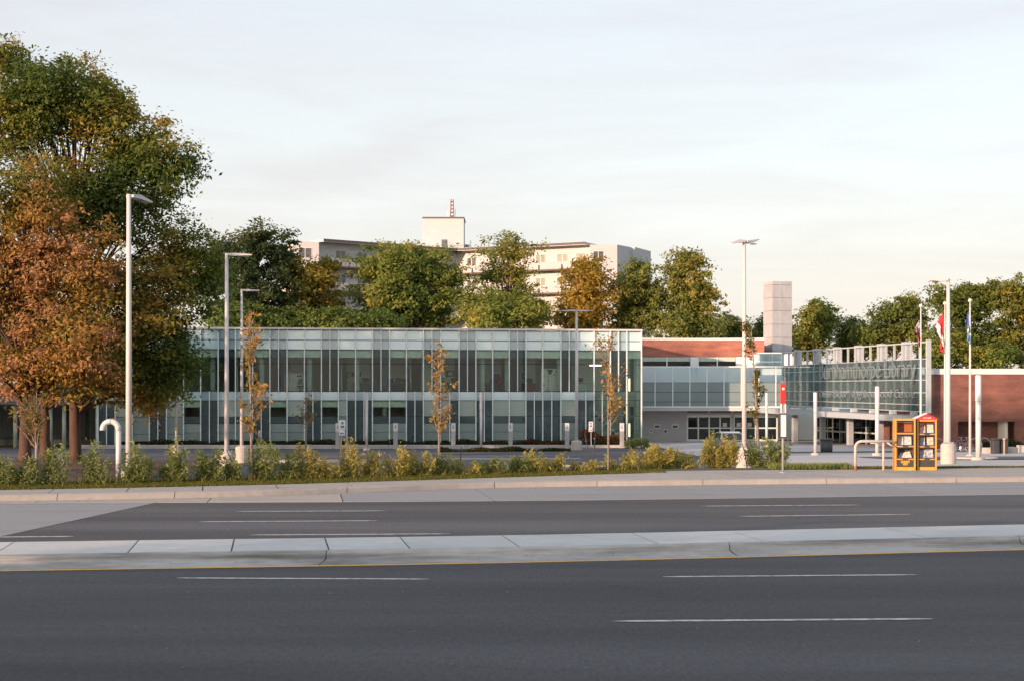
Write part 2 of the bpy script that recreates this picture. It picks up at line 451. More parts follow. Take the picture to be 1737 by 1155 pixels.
M['orange'] = mat('orange_box_paint', (.66, .35, .085), (.57, .29, .065), rough=.45, scale=4)
M['roof_red'] = mat('red_roof_paint', (.50, .045, .06), rough=.5)
M['paper'] = mat('paper_white', (.62, .61, .60), (.26, .27, .29), rough=.8, scale=20, lo=.5, hi=.62)
M['paper_blue'] = mat('paper_blue', (.20, .29, .45), (.58, .59, .60), rough=.8, scale=12, lo=.45, hi=.6)
M['paper_pink'] = mat('paper_pink', (.60, .36, .30), (.72, .66, .60), rough=.8, scale=12, lo=.45, hi=.6)
M['paper_red'] = mat('paper_red', (.68, .55, .50), (.55, .12, .10), rough=.8, scale=11, lo=.5, hi=.56)
M['brownboard'] = mat('brown_backboard', (.24, .10, .045), (.33, .12, .05), rough=.8, scale=3)
M['flag_red'] = mat('flag_red', (.60, .03, .045), rough=.8)
M['flag_darkred'] = mat('flag_dark_red', (.36, .02, .05), rough=.8)
M['flag_white'] = mat('flag_white', (.80, .77, .74), rough=.8)
M['flag_blue'] = mat('flag_blue', (.09, .19, .45), rough=.8)
M['flag_lightblue'] = mat('flag_light_blue', (.14, .32, .52), rough=.8)
M['sign_white'] = mat('sign_white', (.74, .75, .77), rough=.5)
M['sign_grey'] = mat('sign_post_grey', (.40, .41, .43), rough=.6)
M['sign_blue'] = mat('sign_blue', (.10, .17, .34), rough=.5)
M['wood'] = mat('wood_stake', (.52, .40, .29), (.42, .31, .22), rough=.85, scale=6)
M['handrail'] = mat('handrail_paint', (.56, .51, .47), (.48, .42, .38), rough=.5, scale=6)
M['rubber'] = mat('rubber_black', (.02, .02, .02), rough=.7)
M['chrome'] = mat('bike_metal', (.5, .5, .52), rough=.3, metal=.8)
M['bike_purple'] = mat('bike_frame_purple', (.14, .08, .16), rough=.4)
M['silver_paint'] = mat('silver_car_paint', (.50, .49, .48), rough=.25, metal=.4, coat=.6)
M['car_glass'] = mat('car_glass', (.02, .025, .025), rough=.05, spec=.8)
M['lamp_lens'] = mat('car_lamp_red', (.45, .03, .03), rough=.2)
M['skin'] = mat('skin', (.45, .27, .19), rough=.6)
M['shirt'] = mat('shirt_pale_blue', (.52, .60, .72), rough=.8)
M['trousers'] = mat('trousers_dark', (.04, .045, .06), rough=.8)
M['hair'] = mat('hair_dark', (.02, .016, .014), rough=.6)

def text_mesh(txt, size):
    cu = bpy.data.curves.new('letter', 'FONT'); cu.body = txt; cu.size = size; cu.extrude = .04; cu.resolution_u = 3; cu.offset = -.016 * size
    o = bpy.data.objects.new('letter', cu); COL.objects.link(o)
    me = bpy.data.meshes.new_from_object(o.evaluated_get(bpy.context.evaluated_depsgraph_get()))
    bpy.data.objects.remove(o, do_unlink=True)
    co = np.empty(len(me.vertices) * 3); me.vertices.foreach_get('co', co)
    return me, co.reshape(-1, 3)
def letter_set(txt, size):
    full = text_mesh(txt, size)[1]; out = []
    for i, ch in enumerate(txt):
        if ch == ' ': continue
        me, co = text_mesh(ch, size)
        out.append((me, co, text_mesh(txt[:i + 1], size)[1][:, 0].max() - co[:, 0].max()))
    return full, out
TITLE = letter_set('Burnhamthorpe Library', 2.15)
SUBTITLE = letter_set('Dixie-Bloor Neighbourhood Centre', .92)
# ------------------------------------------------------------------ ground plan
yel = curve([(-40, 14.2), (-6.23, 19.0), (0, 19.96), (7.09, 21.63), (40, 29.2)])        # yellow edge line
gut = curve([(-40, 27.4), (-10.2, 31.0), (0, 31.75), (11.1, 33.85), (40, 40.2)])        # far edge of the asphalt
kerb = curve([(-40, 27.9), (-10.4, 31.45), (-5.4, 33.0), (-.5, 36.0), (4, 37.1), (9.05, 38.0), (12.6, 38.6), (40, 44.6)])
back = curve([(-40, 29.6), (-10.6, 32.95), (-5.7, 34.75), (-.5, 37.8), (3.2, 40.0), (9.8, 41.3), (13.6, 42.2), (40, 48.5)])
KH = .14
def lerp_table(t, tab):
    if t <= tab[0][0]: return tab[0][1]
    for (a, za), (b, zb) in zip(tab, tab[1:]):
        if t <= b: return za + (zb - za) * (t - a) / (b - a)
    return tab[-1][1]
def gz(x, y):
    """height of the land behind the far sidewalk"""
    t = y - back(x)
    if t < 0: return -.05
    l = lerp_table(t, [(0, .15), (2.2, .17), (9, -.30), (20, -.85), (55, -1.62), (88, -2.0), (1e5, -2.0)])
    r = lerp_table(t, [(0, .15), (2.0, .10), (19, -.55), (58, -1.55), (102, -2.0), (1e5, -2.0)])
    k = min(max((x - 8) / 8, 0), 1)
    return l + (r - l) * k

def sheet(name, m, xs, f0, f1, nv, z=None, off=0.0, parent=None):
    """a strip of surface between two curves y=f0(x), y=f1(x); follows the land if z is None"""
    b = MB(); vs = []
    for x in xs:
        a, c = f0(x), f1(x)
        for j in range(nv + 1):
            y = a + (c - a) * j / nv
            vs.append((x, y, (gz(x, y) if z is None else z) + off))
    n = nv + 1; fs = []
    for i in range(len(xs) - 1):
        for j in range(nv):
            fs.append((i*n+j, (i+1)*n+j, (i+1)*n+j+1, i*n+j+1))
    b.add(vs, fs)
    o = b.build(name, m, parent, smooth=True)
    return o
def frange(a, b, s):
    n = max(1, int(round((b - a) / s)))
    return [a + (b - a) * i / n for i in range(n + 1)]

# one sheet to the horizon
gb = MB(); gx = [-3000, -900, -300, -150] + frange(-90, 90, 3) + [150, 300, 900, 3000]
vs = []; rows = 0
offs = [-3000, -500, -120, -60, -30, -8, -.02] + [0.0, 1.1, 2.2, 4, 6.5, 9, 12, 16, 20, 25, 30, 36, 42, 48, 55, 65, 75, 88, 105, 140, 200, 300, 800, 3500]
for x in gx:
    bx = back(max(-90, min(90, x)))
    for t in offs:
        y = bx + t
        vs.append((x, y, -.06 if t < 0 else gz(max(-90, min(90, x)), bx + t) - .012))
n = len(offs)
gb.add(vs, [(i*n+j, (i+1)*n+j, (i+1)*n+j+1, i*n+j+1) for i in range(len(gx)-1) for j in range(n-1)])
struct(gb.build('ground', M['grass_ground'], smooth=True))

XR = frange(-48, 48, 1.5)
road = struct(sheet('near_road', M['asphalt'], XR, lambda x: -40, lambda x: yel(x) + .06, 6, 0.0))
edge_asphalt = -7.5
def pad_edge(y): return -7.15 - (31.0 - y) * .10
xs_r = frange(-48, 48, 1.5)
far = struct(sheet('far_road', M['asphalt_far'], xs_r, lambda x: yel(x) + 2.9, gut, 5, 0.0))
# pale concrete paving where the side road meets the far carriageway (its edge is square to the road)
cb = MB(); vs = []
ys_n = 8
for i in range(24):
    u = i / 23
    for j in range(ys_n + 1):
        v = j / ys_n
        xe = -7.9 + .8 * v
        x = -48 + (xe + 48) * u
        y0, y1 = yel(x) + 2.9, gut(x)
        vs.append((x, y0 + (y1 - y0) * v, .005))
n = ys_n + 1
cb.add(vs, [(i*n+j, (i+1)*n+j, (i+1)*n+j+1, i*n+j+1) for i in range(23) for j in range(ys_n)])
struct(cb.build('concrete_paving', M['concrete_pad']))
struct(sheet('yellow_edge_line', M['yellow_line'], XR, lambda x: yel(x) - .075, lambda x: yel(x) + .065, 1, .004))

# painted dashes
def dash(x0, y0, x1, y1, w=.11, z=.005):
    a, c = gpt(x0, y0), gpt(x1, y1)
    d = (c - a).normalized(); q = Vector((-d.y, d.x, 0)) * w / 2
    b = MB(); N = 16; vs = []
    for i in range(N + 1):
        p = a + (c - a) * i / N
        e = .25 if i in (0, N) else 1
        vs += [(p - q*e) + Vector((0, 0, z)), (p + q*e) + Vector((0, 0, z))]
    b.add(vs, [(2*i, 2*i+2, 2*i+3, 2*i+1) for i in range(N)])
    struct(b.build('lane_dash', M['white_line']))
for d in [(1038, 1053.5, 1582, 1049.5), (300, 980, 729, 982), (1124, 978, 1555, 974.5), (424, 907, 764, 905), (-60, 911, 125, 909.5),
          (338, 884.5, 640, 882.8), (1252, 875.5, 1546, 872), (400, 867, 655, 866), (1188, 858, 1458, 856)]:
    dash(*d, w=.10 if d[1] > 920 else .12)

# raised median: gutter pan, rounded kerb and separate slabs
med = struct(link('median_strip', None))
def strip_piece(name, m, x0, x1, prof, parent, N=4, ends=True, skew=0.0):
    """cross-section prof [(offset from curve fn, z)] run along x0..x1; prof = list of (fn, z)"""
    b = MB(); vs = []
    for i in range(N + 1):
        x = x0 + (x1 - x0) * i / N
        for k, (fn, z) in enumerate(prof):
            xx = x + skew * (fn(x) - prof[0][0](x))
            vs.append((xx, fn(xx) if skew else fn(x), z))
    n = len(prof)
    fs = [(i*n+k, (i+1)*n+k, (i+1)*n+k+1, i*n+k+1) for i in range(N) for k in range(n-1)]
    if ends: fs += [tuple(range(n)), tuple(N*n + k for k in range(n-1, -1, -1))]
    b.add(vs, fs)
    return b.build(name, m, parent)
off = lambda d, fn=yel: (lambda x: fn(x) + d)
G = .012
cuts = [-44, -38, -32, -26.5, -21, -16, -11.5, -8.9, -6.6, -4.95, -3.65, -2.4, -1.35, .10, 2.0, 3.5, 5.9, 8.6, 12.5, 17, 22, 27, 33, 39, 45]
for a, c in zip(cuts, cuts[1:]):
    strip_piece('median_slab', M['median'], a + G, c - G, [(off(.935), .02), (off(.935), .112), (off(2.55), .122), (off(2.72), .11), (off(2.75), .0)], med, N=3, skew=-.15)
kcuts = [-44, -36, -28, -20, -12, -7.4, -2.42, 2.98, 7.3, 12, 20, 28, 36, 45]
for a, c in zip(kcuts, kcuts[1:]):
    strip_piece('median_kerb', M['kerb'], a + .006, c - .006,
                [(off(.07), .0), (off(.09), .012), (off(.72), .010), (off(.755), .03), (off(.79), .085), (off(.83), .106), (off(.925), .110), (off(.925), .02)], med, N=5)
strip_piece('median_core', M['kerb'], -48, 48, [(off(.90), .0), (off(.90), .07), (off(2.7), .07), (off(2.7), .0)], med, N=40)

# far gutter / bus bay slabs, kerb and sidewalk slabs
walk = struct(link('sidewalk', None))
gcuts = [-44, -38, -32, -26, -21, -17, -13, -9.5, -6.1, -3.4, -.35, 2.3, 4.6, 6.9, 9.4, 12.2, 15.5, 19, 23, 28, 34, 40, 46]
for a, c in zip(gcuts, gcuts[1:]):
    strip_piece('gutter_slab', M['walk'] if a < -6 else M['concrete_pad'], a + .01, c - .01,
                [(gut, .0), (gut, .008), (off(-.02, kerb), .012), (off(-.02, kerb), .0)], walk, N=3, skew=-.12)
kc = [-44, -38, -32, -26, -20, -15.5, -11.8, -9.25, -7.0, -3.6, -.4, 2.0, 4.55, 7.6, 10.9, 14.5, 19, 24, 30, 36, 42, 46]
for a, c in zip(kc, kc[1:]):
    strip_piece('kerb_stone', M['walk'], a + .007, c - .007,
                [(off(-.01, kerb), .0), (off(.0, kerb), .03), (off(.03, kerb), KH - .03), (off(.08, kerb), KH), (off(.26, kerb), KH + .004), (off(.26, kerb), .0)], walk, N=4)
sc_ = frange(-44, 46, 1.5)
for a, c in zip(sc_, sc_[1:]):
    strip_piece('sidewalk_slab', M['walk'], a + .011, c - .011,
                [(off(.275, kerb), .0), (off(.275, kerb), KH + .002), (off(.0, back), KH + .012), (off(.0, back), .0)], walk, N=2, skew=-.18)
# widened pavement on the right, behind the sidewalk at the bus stop
wide = lambda x: back(x) + max(0, min(1.0, (x - 3.0) / .3)) * 1.35
for a, c in zip(frange(3.4, 16, 1.8), frange(3.4, 16, 1.8)[1:]):
    strip_piece('sidewalk_slab', M['walk'], a + .011, c - .011,
                [(off(.015, back), .0), (off(.015, back), KH + .012), (off(.9, back), KH + .016), (off(.9, back), .0)], walk, N=2, skew=-.1)

# car park, mulch bed, plaza, kerbs of the car park
struct(sheet('parking_lot', M['asphalt_lot'], frange(-60, 13, 1.5), lambda x: back(x) + 10, lambda x: 124.0, 30, None, .0))
struct(sheet('mulch_bed', M['mulch'], frange(-48, -14, 1.5), lambda x: back(x) + 5, lambda x: 93 + .4 * math.sin(x * .6), 24, None, .012))
struct(sheet('plaza', M['plaza'], frange(11.5, 60, 1.5), lambda x: back(x) + 3.0, lambda x: 150.0, 36, None, .006))
struct(sheet('driveway', M['asphalt_far'], frange(17.8, 60, 1.5), lambda x: 70 + max(0, 19.5 - x) * 3.4, lambda x: 81 - .2 * (x - 18), 6, None, .03))
def lowkerb(px0, px1, py, z, h, w, m, label, name='parking_kerb'):
    a, c = gpt(px0, py, z), gpt(px1, py, z)
    b = MB(); b.bbox(a.x, c.x, a.y, a.y + w, gz(a.x, a.y) - .1, z, .03)
    return struct(b.build(name, m))
lowkerb(440, 700, 779, -1.45, .15, .3, M['walk'], '')
lowkerb(745, 985, 776.5, -1.52, .15, .3, M['walk'], '')
lowkerb(925, 1080, 788, -1.03, .15, .3, M['walk'], '')

# ------------------------------------------------------------------ library: long glass block
LIB_A, LIB_B = Vector((X_(166, 126.5), 126.5, -2.0)), Vector((X_(1087.7, 132.0), 132.0, -2.0))
LIBANG = math.atan2(LIB_B.y - LIB_A.y, LIB_B.x - LIB_A.x)
LIBLEN = (LIB_B - LIB_A).length
lib = thing('glass_library_building', 'long two-storey glass-walled library block with white vertical fins', 'building', LIB_A, LIBANG)
def lib_u(px):                      # photo column -> distance along the facade
    k = (px - W0/2) / F
    d = Vector((math.cos(LIBANG), math.sin(LIBANG)))
    return (k * LIB_A.y - LIB_A.x) / (d.x - k * d.y)
def lz(py):                         # photo row -> height above the floor (mid facade)
    return Z_(py, 129.5) + 2.0
fins = [1087.7, 1062.8, 1035, 1007.4, 979.3, 951.0, 920.3, 891.8, 863.6, 835.4, 807, 778.5, 747, 718, 689.3, 660.6, 631.7, 603, 574, 545.2, 516.3, 487, 457.9, 428.5, 399.5, 370.2, 340.5, 311.5, 282.5, 253.5, 224.5, 195.5, 166.5]
us = [lib_u(p) for p in fins]
UPPER = {1, 4, 7, 10, 12, 15, 18, 21, 24, 27, 30}
LOWER = {2, 3, 5, 6, 9, 11, 13, 16, 17, 19, 22, 25, 28, 31}
zr = dict(top=lz(559.5), a=lz(577.5), b=lz(593.5), c=lz(617), d=lz(663.5), e=lz(679), f=lz(706), g=lz(717.5), base=lz(751))
rl = random.Random(4)
meshcache = {}
def pane(name, u0, u1, z0, z1, m, y=0.0, parent=lib, th=.05):
    w, h = round(u1 - u0, 2), round(z1 - z0, 2)
    key = (name, w, h, m.name)
    if key not in meshcache:
        b = MB(); b.box(0, w, 0, th, 0, h); meshcache[key] = b.mesh(name, m)
    return link(name, meshcache[key], parent, (u0, y, z0))
for k in range(32):
    u1, u0 = us[k] - .05, us[k+1] + .05
    halves = [(u0, u1)]
    mid = (u0 + u1) / 2
    two = [(u0, mid - .03), (mid + .03, u1)]
    up, lo = k in UPPER, k in LOWER
    stair = k < 3
    for i, (a, c) in enumerate(two if up else halves):
        s = 'spandrel_blue' if up else 'spandrel'
        pane('spandrel_panel', a, c, zr['a'] + .03, zr['top'] - .12, M[s])
        pane('spandrel_panel', a, c, zr['b'] + .03, zr['a'] - .03, M[s])
        g = 'glass_mid' if up and (k + i) % 3 else ('glass_clear')
        pane('window_pane', a, c, zr['c'] + .025, zr['b'] - .03, M['glass_mid' if up else 'glass_clear'])
        pane('window_pane', a, c, zr['d'] + .04, zr['c'] - .025, M[g])
    for i, (a, c) in enumerate(two if lo else halves):
        if stair:
            for z0, z1 in ((zr['e'], zr['d']), (zr['f'], zr['e']), (zr['base'], zr['f'])):
                pane('window_pane', a, c, z0 + .03, z1 - .03, M['glass_clear'])
            continue
        pane('spandrel_panel', a, c, zr['e'] + .03, zr['d'] - .04, M['spandrel_blue' if lo else 'spandrel'])
        dark = lo and not (k in (11, 17) and i == 0)
        vis = k in (14, 15, 18, 20, 8) and not lo
        mid_m = 'glass_dark' if dark else ('glass_clear' if k in (14, 15, 18, 21, 26) else 'frosted_pale')
        pane('window_pane', a, c, zr['f'] + .03, zr['e'] - .03, M[mid_m])
        if dark:
            pane('window_pane', a, c, zr['base'], zr['f'] - .03, M['glass_dark'])
        elif rl.random() < .55 or vis:
            pane('window_pane', a, c, zr['g'] + .02, zr['f'] - .03, M['glass_dark'])
            pane('frosted_pane', a, c, zr['base'] + .92, zr['g'] - .02, M['frosted'])
            pane('frosted_pane', a, c, zr['base'] + .22, zr['base'] + .89, M['frosted'])
        else:
            pane('frosted_pane', a, c, zr['base'] + .8, zr['f'] - .03, M['frosted'])
            pane('frosted_pane', a, c, zr['base'] + .22, zr['base'] + .77, M['frosted'])
# fins and rails
def fin_mesh(h, w=.07, dpt=.16):
    key = ('fin', round(h, 3), w)
    if key not in meshcache:
        b = MB(); b.box(-w/2, w/2, -dpt, 0.06, 0, h); meshcache[key] = b.mesh('mullion', M['fin'])
    return meshcache[key]
for k, u in enumerate(us):
    link('mullion', fin_mesh(zr['top'] + .02 - zr['base'] + .05, .085), lib, (u, 0, zr['base'] - .05))
for k in range(32):
    mid = (us[k] + us[k+1]) / 2
    if k in UPPER: link('mullion', fin_mesh(zr['top'] - zr['d']), lib, (mid, -.004, zr['d']))
    if k in LOWER: link('mullion', fin_mesh(zr['d'] - zr['base'] + .03), lib, (mid, -.004, zr['base'] - .03))
L = us[0] - us[-1]
for z, h, m, y0 in ((zr['top'] - .02, .15, 'coping', -.26), (zr['a'], .05, 'black_gap', .01), (zr['b'], .06, 'black_gap', .01), (zr['c'], .05, 'black_gap', .01),
                    (zr['d'], .07, 'black_gap', .01), (zr['e'], .06, 'black_gap', .01), (zr['f'], .06, 'black_gap', .01)):
    boxpart('transom', us[-1] - .06, us[0] + .06, y0, .10 if m == 'black_gap' else .5, z - h/2 if m == 'black_gap' else z, z + h/2 if m == 'black_gap' else z + h, M[m], lib)
# shell
DEP = 9.0
boxpart('roof', us[-1], us[0], .12, 22, zr['top'] - .30, zr['top'] - .05, M['coping'], lib)
boxpart('ground_floor', us[-1], us[0], .08, DEP, -.1, .02, M['in_floor'], lib)
boxpart('upper_floor', us[-1], us[3], .12, DEP, zr['e'] + .05, zr['d'] - .06, M['in_floor'], lib)
boxpart('ceiling', us[-1], us[0] - .05, .30, DEP, zr['b'] - .42 + .1, zr['b'] - .10, M['in_ceiling'], lib)
boxpart('ceiling', us[-1], us[3], .30, DEP, zr['e'] - .18, zr['e'] + .04, M['in_ceiling'], lib)
boxpart('ceiling_edge', us[-1], us[0] - .05, .14, .29, lz(606.5), zr['b'] + .05, M['in_ceiling'], lib)
boxpart('ceiling_edge', us[-1], us[3], .14, .29, lz(690), zr['e'] + .03, M['in_ceiling'], lib)
boxpart('back_wall', us[-1], us[0], DEP, DEP + .2, 0, zr['top'] - .31, M['in_wall'], lib)
boxpart('end_wall', us[-1] - .2, us[-1] - .01, .05, 22, 0, zr['top'] - .06, M['spandrel'], lib)
# glazed right end
for i in range(3):
    y0 = .1 + i * 2.9
    for z0, z1 in ((zr['base'], zr['f']), (zr['f'], zr['d']), (zr['d'], zr['b'])):
        b = MB(); b.box(us[0] + .02, us[0] + .06, y0 + .05, y0 + 2.85, z0 + .03, z1 - .03); b.build('window_pane', M['glass_clear'], lib)
    b = MB(); b.box(us[0] + .02, us[0] + .06, y0 + .05, y0 + 2.85, zr['b'] + .03, zr['top'] - .1); b.build('spandrel_panel', M['spandrel'], lib)
    boxpart('mullion', us[0] + .0, us[0] + .14, y0 + 2.86, y0 + 3.0, zr['base'], zr['top'] - .03, M['fin'], lib)
boxpart('end_wall', us[0] - .15, us[0] - .02, 9.2, 22, 0, zr['top'] - .06, M['grey_render'], lib)
# columns behind the glass
for px in (443.5, 525, 606, 653, 820, 862, 951, 1084, 360, 735):
    u = lib_u(px)
    b = MB(); b.lathe([(.22, zr['base'] - .3), (.22, zr['b'])], 12, (u, .75, 0)); b.build('column', M['column'], lib, smooth=True)
# partition walls and stair
for px in (500, 580, 700, 760, 845, 915, 985, 400):
    u = lib_u(px); d0 = 2.2 + rl.random() * 2.5
    boxpart('partition', u - .06, u + .06, d0, DEP, zr['d'] - .05, zr['b'] - .32, M['in_wall'], lib)
for px0, px1, dep in ((590, 630, 4.6), (660, 700, 5.0), (720, 778, 4.0), (820, 862, 5.2), (892, 920, 4.2), (480, 512, 4.4)):
    boxpart('partition', lib_u(px0), lib_u(px1), dep, dep + .1, zr['d'] - .05, zr['b'] - .32, M['in_wall'], lib)
st = MB()
for i in range(14):
    u = lib_u(1072) - i * .30
    st.box(u - .30, u, 3.0, 4.6, .25 + i * .30, .40 + i * .30)
st.build('staircase', M['in_wall'], lib)
boxpart('stair_balustrade', us[2] - .5, us[1] + 1.4, 2.6, 2.66, lz(690), lz(664), M['column'], lib)
for px, y0, y1 in ((1072.5, 641, 663), (1072.5, 719, 742)):
    boxpart('strip_lamp', lib_u(px) - .05, lib_u(px) + .05, 1.2, 1.28, lz(y1), lz(y0), M['strip_light'], lib)
boxpart('strip_lamp', lib_u(1011), lib_u(1031), 3.0, 3.2, lz(618.5), lz(615.5), M['strip_light'], lib)
# recessed dark wing beyond the left corner, with slim columns
boxpart('recessed_wall', -30, us[-1] - .25, 7.0, 7.3, 0, zr['d'] + .6, M['in_grey'], lib)
for q in range(9): boxpart('recessed_pane', -27 + q * 3, -24.15 + q * 3, 6.9, 6.95, .5, zr['e'], M['glass_dark'], lib)
boxpart('recessed_roof', -30, us[-1] - .25, -.5, 10, zr['d'] - .2, zr['d'] + .25, M['in_grey'], lib)
for px in (24, 84, 107):
    b = MB(); b.lathe([(.16, 0), (.16, zr['d'] - .2)], 12, (lib_u(px), .5, 0)); b.build('column', M['column'], lib, smooth=True)
boxpart('recessed_soffit_beam', -30, us[-1] - .25, -.6, -.51, zr['e'] - .3, zr['d'] - .21, M['in_grey'], lib)
# furniture seen through the upper windows: separate things
def inlib(px, dep, z): 
    p = LIB_A + Matrix.Rotation(LIBANG, 3, 'Z') @ Vector((lib_u(px), dep, z))
    return p
FL = zr['d'] - .05
def board(px0, px1, py0, py1, dep, m, name, label, cat, marks=()):
    u0, u1 = lib_u(px0), lib_u(px1)
    t = thing(name, label, cat, inlib(px0, dep, lz(py1)), LIBANG)
    w, h = u1 - u0, lz(py0) - lz(py1)
    boxpart('panel', 0, w, 0, .05, 0, h, m, t)
    for (a, c, d, e, mm) in marks: boxpart('mark', a*w, c*w, -.02, -.003, d*h, e*h, mm, t)
    return t
board(481, 514, 633, 662, 1.6, M['in_white'], 'whiteboard', 'white board with a dark clip behind the upper library glass, left part', 'board',
      [(.68, .76, .80, .92, M['in_dark']), (.82, .92, .80, .92, M['in_dark']), (.76, .82, .83, .88, M['in_dark'])])
board(921, 951, 624, 663, 1.2, M['in_white'], 'decorated_panel', 'cream panel painted with a dark lamp-like motif behind the upper glass', 'panel',
      [(.42, .60, .76, .92, M['in_dark']), (.36, .66, .88, .96, M['in_dark']), (.40, .43, .02, .74, M['in_grey']), (.10, .16, .10, .18, M['in_dark']), (.12, .20, .24, .32, M['in_dark']),
       (.75, .80, .70, .76, M['in_dark']), (.15, .19, .62, .68, M['in_dark']), (.84, .9, .84, .9, M['in_dark'])])
for i, (px0, px1, a, c, lab) in enumerate(((590, 595.5, 630, 639, 'narrow framed print on the upper office wall, left of the red poster'), (598, 615, 629, 637, 'wide red-brown poster on the upper office wall'),
                            (763, 777, 627, 637, 'dark framed picture on the upper office wall behind the orange sapling'), (826, 832, 629, 637, 'small frame on the upper office wall beside the green column'),
                            (896, 904, 631, 640, 'black framed picture above the red desk upstairs'))):
    board(px0, px1, a, c, (4.5, 4.5, 3.9, 5.1, 4.1)[i], M[('in_grey', 'in_red', 'in_dark', 'in_wall', 'in_dark')[i]], 'wall_picture', lab, 'picture', [(.2, .8, .2, .8, M['in_white'] if i != 1 else M['in_red'])])
def desk(px, wid, dep, m, label):
    t = thing('office_desk', label, 'desk', inlib(px, dep, FL), LIBANG, 'desks behind the upper glass')
    boxpart('desk_top', -wid/2, wid/2, 0, .75, .72, .77, M['in_grey'], t)
    boxpart('front_panel', -wid/2 + .03, wid/2 - .03, .05, .09, .02, .72, m, t)
    boxpart('monitor', -.28, .28, .35, .40, .86, 1.22, M['in_dark'], t)
    boxpart('monitor_stand', -.05, .05, .36, .39, .77, .86, M['in_dark'], t)
def chair(px, dep, m, label):
    t = thing('office_chair', label, 'chair', inlib(px, dep, FL), LIBANG, 'office chairs behind the upper glass')
    b = MB(); b.bbox(-.26, .26, -.26, .26, .44, .54, .03); b.build('seat', m, t)
    b = MB(); b.bbox(-.25, .25, .20, .30, .58, 1.15, .04); b.build('backrest', m, t)
    b = MB(); b.tube([(0, 0, .06), (0, 0, .45)], .035, 8)
    for k in range(5):
        a = k * 1.2566
        b.tube([(0, 0, .10), (.3*math.cos(a), .3*math.sin(a), .05)], .025, 6)
    b.build('pedestal', M['in_dark'], t)
for i, (px, w, d, m, lab) in enumerate(((622, 2.2, 2.0, 'in_grey', 'grey-fronted desk with monitor in the upper office beneath the red poster'), (680, 1.9, 2.6, 'in_dark', 'dark desk with monitor upstairs, left of the orange sapling'),
        (842, 1.5, 2.4, 'in_dark', 'dark desk with monitor beside the green column upstairs'), (902, 1.3, 2.2, 'in_red', 'red-fronted desk with monitor upstairs, left of the decorated panel'),
        (991, 1.1, 1.8, 'column', 'pale desk with monitor upstairs, right of the tall twin-headed lamp post'), (775, 1.2, 2.3, 'in_grey', 'grey desk with monitor upstairs right of the orange sapling'))):
    desk(px, w, d, M[m], lab)
for i, (px, d, m, lab) in enumerate(((608, 2.9, 'in_red', 'dark red office chair upstairs beneath the red poster'), (666, 3.5, 'in_dark', 'black office chair upstairs at the left end of the dark desk'),
        (692, 3.5, 'in_dark', 'black office chair upstairs at the right end of the dark desk'), (849, 3.2, 'in_dark', 'black office chair upstairs near the green column'),
        (857, 2.9, 'in_red', 'red office chair upstairs, right of the green column'), (908, 3.1, 'in_red', 'red office chair behind the red desk upstairs'), (509, 1.4, 'in_dark', 'round-backed dark chair in front of the white board upstairs'))):
    chair(px, d, M[m], lab)
boxpart('wall_panel', lib_u(695), lib_u(701), 4.8, 4.95, FL, lz(622), M['in_red'], lib)
boxpart('bookcase', lib_u(849), lib_u(860), 4.9, 5.1, FL, lz(632), M['in_red'], lib)

# ------------------------------------------------------------------ entrance link building
ln = thing('entrance_link_building', 'recessed entrance building with curved red brick band, ribbon windows and blue glass screen', 'building', (0, 0, 0))
DB = 146.0
arc = lambda x: 148.0 - 3.2 * ((x - 18.3) / 8.0) ** 2 * .5
xa, xb = X_(1078, 141), X_(1300, 146)
bb = MB(); N = 20; vs = []
for i in range(N + 1):
    x = xa + (xb - xa) * i / N
    for (dy, z) in ((0, 5.82), (0, 7.38), (.5, 7.38), (.5, 5.82)): vs.append((x, arc(x) + dy, z))
bb.add(vs, [(i*4+k, i*4+4+k, i*4+4+(k+1) % 4, i*4+(k+1) % 4) for i in range(N) for k in range(4)])
bb.build('brick_band', M['brick'], ln)
for s_ in (0,):
    bb = MB(); vs = []
    for i in range(N + 1):
        x = xa + (xb - xa) * i / N
        for (dy, z) in ((-.10, 7.385), (-.10, 7.62), (.6, 7.62), (.6, 7.385)): vs.append((x, arc(x) + dy, z))
    bb.add(vs, [(i*4+k, i*4+4+k, i*4+4+(k+1) % 4, i*4+(k+1) % 4) for i in range(N) for k in range(4)])
    bb.build('coping', M['coping'], ln)
boxpart('roof', xa, xb, 148.6, 160, 7.0, 7.2, M['grey_render'], ln)
# ribbon windows and piers set in the storey below the brick
zw0, zw1 = Z_(622.5, 147), 5.80
def lx(px, D=147.0): return X_(px, D)
ycl = 146.25
boxpart('wall', xa, xb, ycl, ycl + .3, 1.3, zw0, M['white_panel'], ln)
for a, c in ((1169.5, 1183.5), (1246.5, 1275), (1080, 1089)):
    boxpart('pier', lx(a), lx(c), ycl - .05, ycl + .3, zw0 + .003, zw1, M['white_panel'], ln)
for a, m_, c in ((1089, 1130, 1169.5), (1183.5, 1215, 1246.5)):
    for p, q in ((a, m_), (m_, c)):
        boxpart('window_pane', lx(p) + .05, lx(q) - .05, ycl + .08, ycl + .12, zw0 + .05, zw1 - .42, M['glass_black'], ln)
        boxpart('blind', lx(p) + .05, lx(q) - .05, ycl + .07, ycl + .12, zw1 - .40, zw1 - .02, M['column'], ln)
    boxpart('window_frame', lx(m_) - .05, lx(m_) + .05, ycl, ycl + .2, zw0 + .01, zw1 - .01, M['fin'], ln)
boxpart('back_wall', xa, 26, 156, 156.2, -2, 7.0, M['in_wall'], ln)
boxpart('upper_floor', xa, 24, 141.2, 156, .95, 1.18, M['in_floor'], ln)
